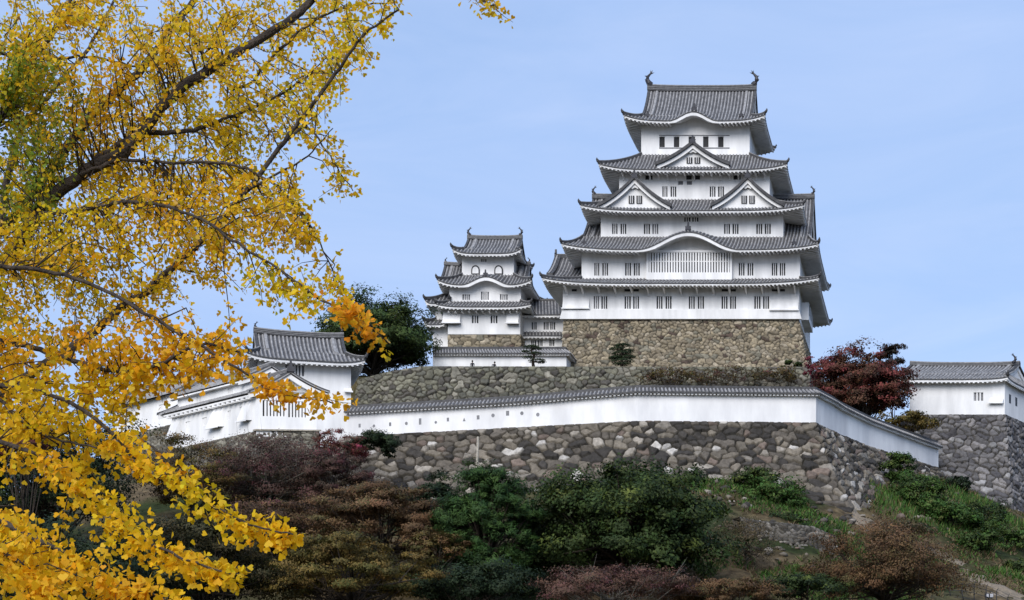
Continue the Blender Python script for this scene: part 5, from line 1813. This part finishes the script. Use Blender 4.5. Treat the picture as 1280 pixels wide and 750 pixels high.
    # leafy regions: polygon, number of twigs, depth range, tone
    regions = [
        ([(0, -20), (500, -20), (490, 40), (445, 105), (425, 140), (395, 175), (350, 215), (300, 250), (200, 260), (100, 260), (0, 300)], 470, (13.3, 16.2), 'mid'),
        ([(0, 240), (120, 250), (360, 215), (380, 260), (392, 310), (330, 325), (290, 345), (230, 365), (160, 400), (60, 420), (0, 430)], 330, (12.5, 14.4), 'mid'),
        ([(0, 30), (75, 60), (90, 200), (60, 260), (0, 270)], 110, (13.2, 15.0), 'green'),
        ([(0, 410), (130, 400), (300, 420), (325, 440), (290, 468), (180, 478), (60, 480), (0, 470)], 95, (11.4, 12.8), 'gold'),
        ([(0, 465), (130, 472), (160, 520), (165, 575), (90, 580), (0, 545)], 70, (10.8, 12.2), 'yellow'),
        ([(140, 455), (240, 440), (260, 462), (230, 480), (160, 490)], 18, (11.4, 12.2), 'gold'),
        ([(0, 540), (110, 580), (190, 640), (190, 672), (110, 632), (0, 600)], 10, (10.2, 11.6), 'yellow'),
        ([(0, 640), (60, 665), (120, 705), (150, 750), (0, 760)], 34, (9.0, 10.6), 'yellow'),
        ([(345, 225), (385, 262), (420, 330), (440, 380), (420, 385), (380, 330), (350, 270)], 26, (12.8, 13.6), 'mid'),
        ([(405, 372), (440, 378), (486, 428), (472, 434), (430, 405)], 13, (11.3, 11.9), 'orange'),
        ([(330, 465), (370, 478), (420, 497), (412, 508), (350, 496), (300, 472)], 9, (10.9, 11.4), 'gold'),
        ([(395, 150), (420, 178), (441, 232), (428, 240), (402, 210)], 12, (13.4, 14.0), 'mid'),
        ([(300, 345), (340, 350), (400, 372), (395, 390), (330, 385)], 14, (11.8, 12.6), 'mid'),
        ([(582, -14), (622, -6), (625, 14), (592, 8)], 7, (14.0, 14.6), 'gold'),
        ([(-140, 0), (0, 0), (0, 750), (-140, 750)], 60, (10.5, 15), 'mid'),
        ([(100, 250), (250, 230), (330, 300), (280, 340), (150, 340)], 10, (12.4, 13.6), 'gold'),
    ]
    pal = {
        'mid': [((.90, .57, .014), 5), ((.86, .58, .02), 4), ((.88, .50, .015), 2), ((.58, .48, .03), 1.4), ((.84, .58, .14), 1)],
        'green': [((.30, .32, .03), 4), ((.20, .25, .025), 3), ((.60, .45, .02), 2)],
        'gold': [((.86, .48, .012), 5), ((.88, .42, .012), 3), ((.80, .52, .04), 2)],
        'yellow': [((.88, .53, .013), 5), ((.86, .56, .02), 3), ((.86, .50, .012), 3)],
        'orange': [((.86, .38, .012), 4), ((.84, .31, .012), 2), ((.84, .46, .02), 3)]}
    LCs, LNs, LSs, LTs = [], [], [], []
    tw = MB()

    def spur(p, d, tone, sc):
        """a short shoot: a tuft of fan leaves on stalks"""
        k = rng.integers(2, 6)
        for _ in range(k):
            o = rng.normal(size=3)
            o /= np.linalg.norm(o)
            o[2] -= .15
            LCs.append(np.array(p) + o * rng.uniform(.02, .055))
            LNs.append(o)
            LSs.append(rng.uniform(.045, .075) * sc)
            LTs.append(tone)

    def leafy(path, tone, sc=1.0, gap=.055, start=.25):
        n = len(path)
        L = sum((path[i + 1] - path[i]).length for i in range(n - 1))
        k = max(3, int(L / gap))
        for q in range(k):
            t = start + (1 - start) * (q + rng.uniform(0, 1)) / k
            f = min(t, .999) * (n - 1)
            i = int(f)
            p = path[i].lerp(path[i + 1], f - i)
            spur(p + Vector(rng.normal(size=3) * .012), None, tone, sc)

    for poly, count, (Ya, Yb), tone in regions:
        poly = np.array(poly, float)
        lo, hi = poly.min(0), poly.max(0)
        made = 0
        guard = 0
        while made < count and guard < count * 40:
            guard += 1
            p = rng.uniform(lo, hi)
            if not inside([tuple(q) for q in poly], np.array([p[0]]), np.array([p[1]]))[0]: continue
            Y = rng.uniform(Ya, Yb)
            tip = np.array(W(p[0], p[1], Y))
            d = np.linalg.norm(LPa - tip, axis=1) + .004 * np.abs(LPpx[:, 0] - p[0]) * (LPpx[:, 0] > p[0])
            i = int(np.argmin(d + rng.uniform(0, .35, len(d))))
            s = Vector(LPa[i])
            e = Vector(tip)
            if (e - s).length > 1.9: continue
            made += 1
            L = (e - s).length
            if L < .25: e = s + (e - s).normalized() * .3 if L > .01 else s + Vector((.2, 0, .2))
            m1 = s.lerp(e, .35) + Vector(rng.normal(size=3)) * .07 * L + Vector((0, 0, .05 * L))
            m2 = s.lerp(e, .7) + Vector(rng.normal(size=3)) * .06 * L
            e = e + Vector((0, 0, -.05 * L))
            path = [s, m1, m2, e]
            r = min(.011, .004 + .004 * L)
            tw.tube(path, [r, r * .75, r * .5, r * .3], 5)
            leafy(path, tone, .55 if Y > 12.4 else .72)
            if L > .5 and rng.uniform() < .6:
                s2 = m1.lerp(m2, rng.uniform(.2, .9))
                dv = (e - s).normalized()
                sd = Vector(rng.normal(size=3)).cross(dv).normalized()
                e2 = s2 + (dv * .6 + sd * .7) * rng.uniform(.2, .5)
                pt = [s2, s2.lerp(e2, .5) + Vector((0, 0, .015)), e2]
                tw.tube(pt, [.005, .004, .002], 4)
                leafy(pt, tone, .55 if Y > 12.4 else .72, start=.1)
    # leaves straight on the outer halves of the drooping sprays
    for li, tone, st in ((8, 'yellow', .35), (9, 'yellow', .3), (10, 'yellow', .25), (11, 'yellow', .2), (6, 'gold', .62), (5, 'mid', .6), (4, 'mid', .5), (17, 'orange', .1), (18, 'gold', .4), (14, 'mid', .3), (3, 'mid', .4), (7, 'gold', .4), (16, 'mid', .3), (2, 'mid', .72)):
        pts, Y0, Y1, r0, r1 = limbs[li]
        n = len(pts)
        path = [Vector(W(a, b, Y0 + (Y1 - Y0) * i / (n - 1))) for i, (a, b) in enumerate(pts)]
        dens = .0115 if li in (8, 9, 10, 11) else .05
        nn = len(path)
        L = sum((path[i + 1] - path[i]).length for i in range(nn - 1))
        k = int(L * (1 - st) / dens)
        for q in range(k):
            t = st + (1 - st) * rng.uniform(0, 1) ** .9
            f = min(t, .999) * (nn - 1)
            i = int(f)
            p = path[i].lerp(path[i + 1], f - i)
            w = .03 + (.05 if li in (8, 9, 10, 11) else .04) * (1 - abs(2 * (t - st) / (1 - st) - 1)) + .02
            spur(p + Vector(rng.normal(size=3)) * w * .6 + Vector((0, 0, -.02)), None, tone, .74)
    LC, LN, LS = np.array(LCs), np.array(LNs), np.array(LSs)
    n = len(LC)
    # fan-shaped blade: stalk end, two wings and a notch
    shape = np.array([(0, 0, 0), (-.40, .46, .05), (-.52, .72, .10), (-.24, .98, .03), (-.02, .80, 0), (.24, .98, .03), (.52, .72, .10), (.40, .46, .05)])
    yx = LN + rng.normal(size=(n, 3)) * .35
    yx[:, 2] -= .12
    yx /= np.linalg.norm(yx, axis=1, keepdims=True)
    zr = rng.normal(size=(n, 3))
    xx = np.cross(yx, zr)
    xx /= np.linalg.norm(xx, axis=1, keepdims=True)
    zz = np.cross(xx, yx)
    V = LC[:, None, :] + LS[:, None, None] * (shape[None, :, 0:1] * xx[:, None] * 1.1 + shape[None, :, 1:2] * yx[:, None] + shape[None, :, 2:3] * zz[:, None])
    col = np.zeros((n, 3))
    LTa = np.array(LTs)
    # tone drifts from clump to clump
    for tname, pl in pal.items():
        k = LTa == tname
        if k.any(): col[k] = mixcols(int(k.sum()), pl, .14)
    drift = np.sin(LC[:, 0] * 2.3 + np.sin(LC[:, 2] * 1.7)) * np.sin(LC[:, 2] * 2.1 + LC[:, 1] * 1.3)
    col[:, 0] *= 1 - .08 * np.clip(-drift, 0, 1)
    col[:, 1] *= 1 + .05 * np.clip(-drift, 0, 1) - .10 * np.clip(drift, 0, 1)
    print('ginkgo leaves', n)
    link('foliage', V.reshape(-1, 3), np.arange(8 * n).reshape(n, 8), GINKGO, root, col=np.clip(np.repeat(col, 8, 0), 0, .95))
    tb.build('branches', [BARK], root, smooth=True)
    tw.build('twigs', [BARK], root, smooth=True)
    k = MB()
    k.tube([base + Vector((0, 0, -.3)), base + Vector((.05, .03, .6)), Vector((-7.5, 14, 1.2)), Vector((-7.35, 14, 3.2)), Vector((-7.5, 14.1, 6.5)), Vector((-7.3, 14.3, 9.5)), Vector((-7.5, 14.4, 12.5))], [.52, .40, .34, .29, .22, .13, .05], 14)
    for li in (0, 1, 2, 6, 7, 8, 9, 10, 11, 13):
        pts, Y0, Y1, r0, r1 = limbs[li]
        s = Vector(W(*pts[0], Y0))
        k.tube([Vector((-7.4, 14.0, s.z - .55)), Vector((-7.0, 14.0, s.z - .3)).lerp(s, .5), s], [r0 * 1.7, r0 * 1.25, r0], 8)
    k.build('trunk', [BARK], root, smooth=True)


ginkgo()
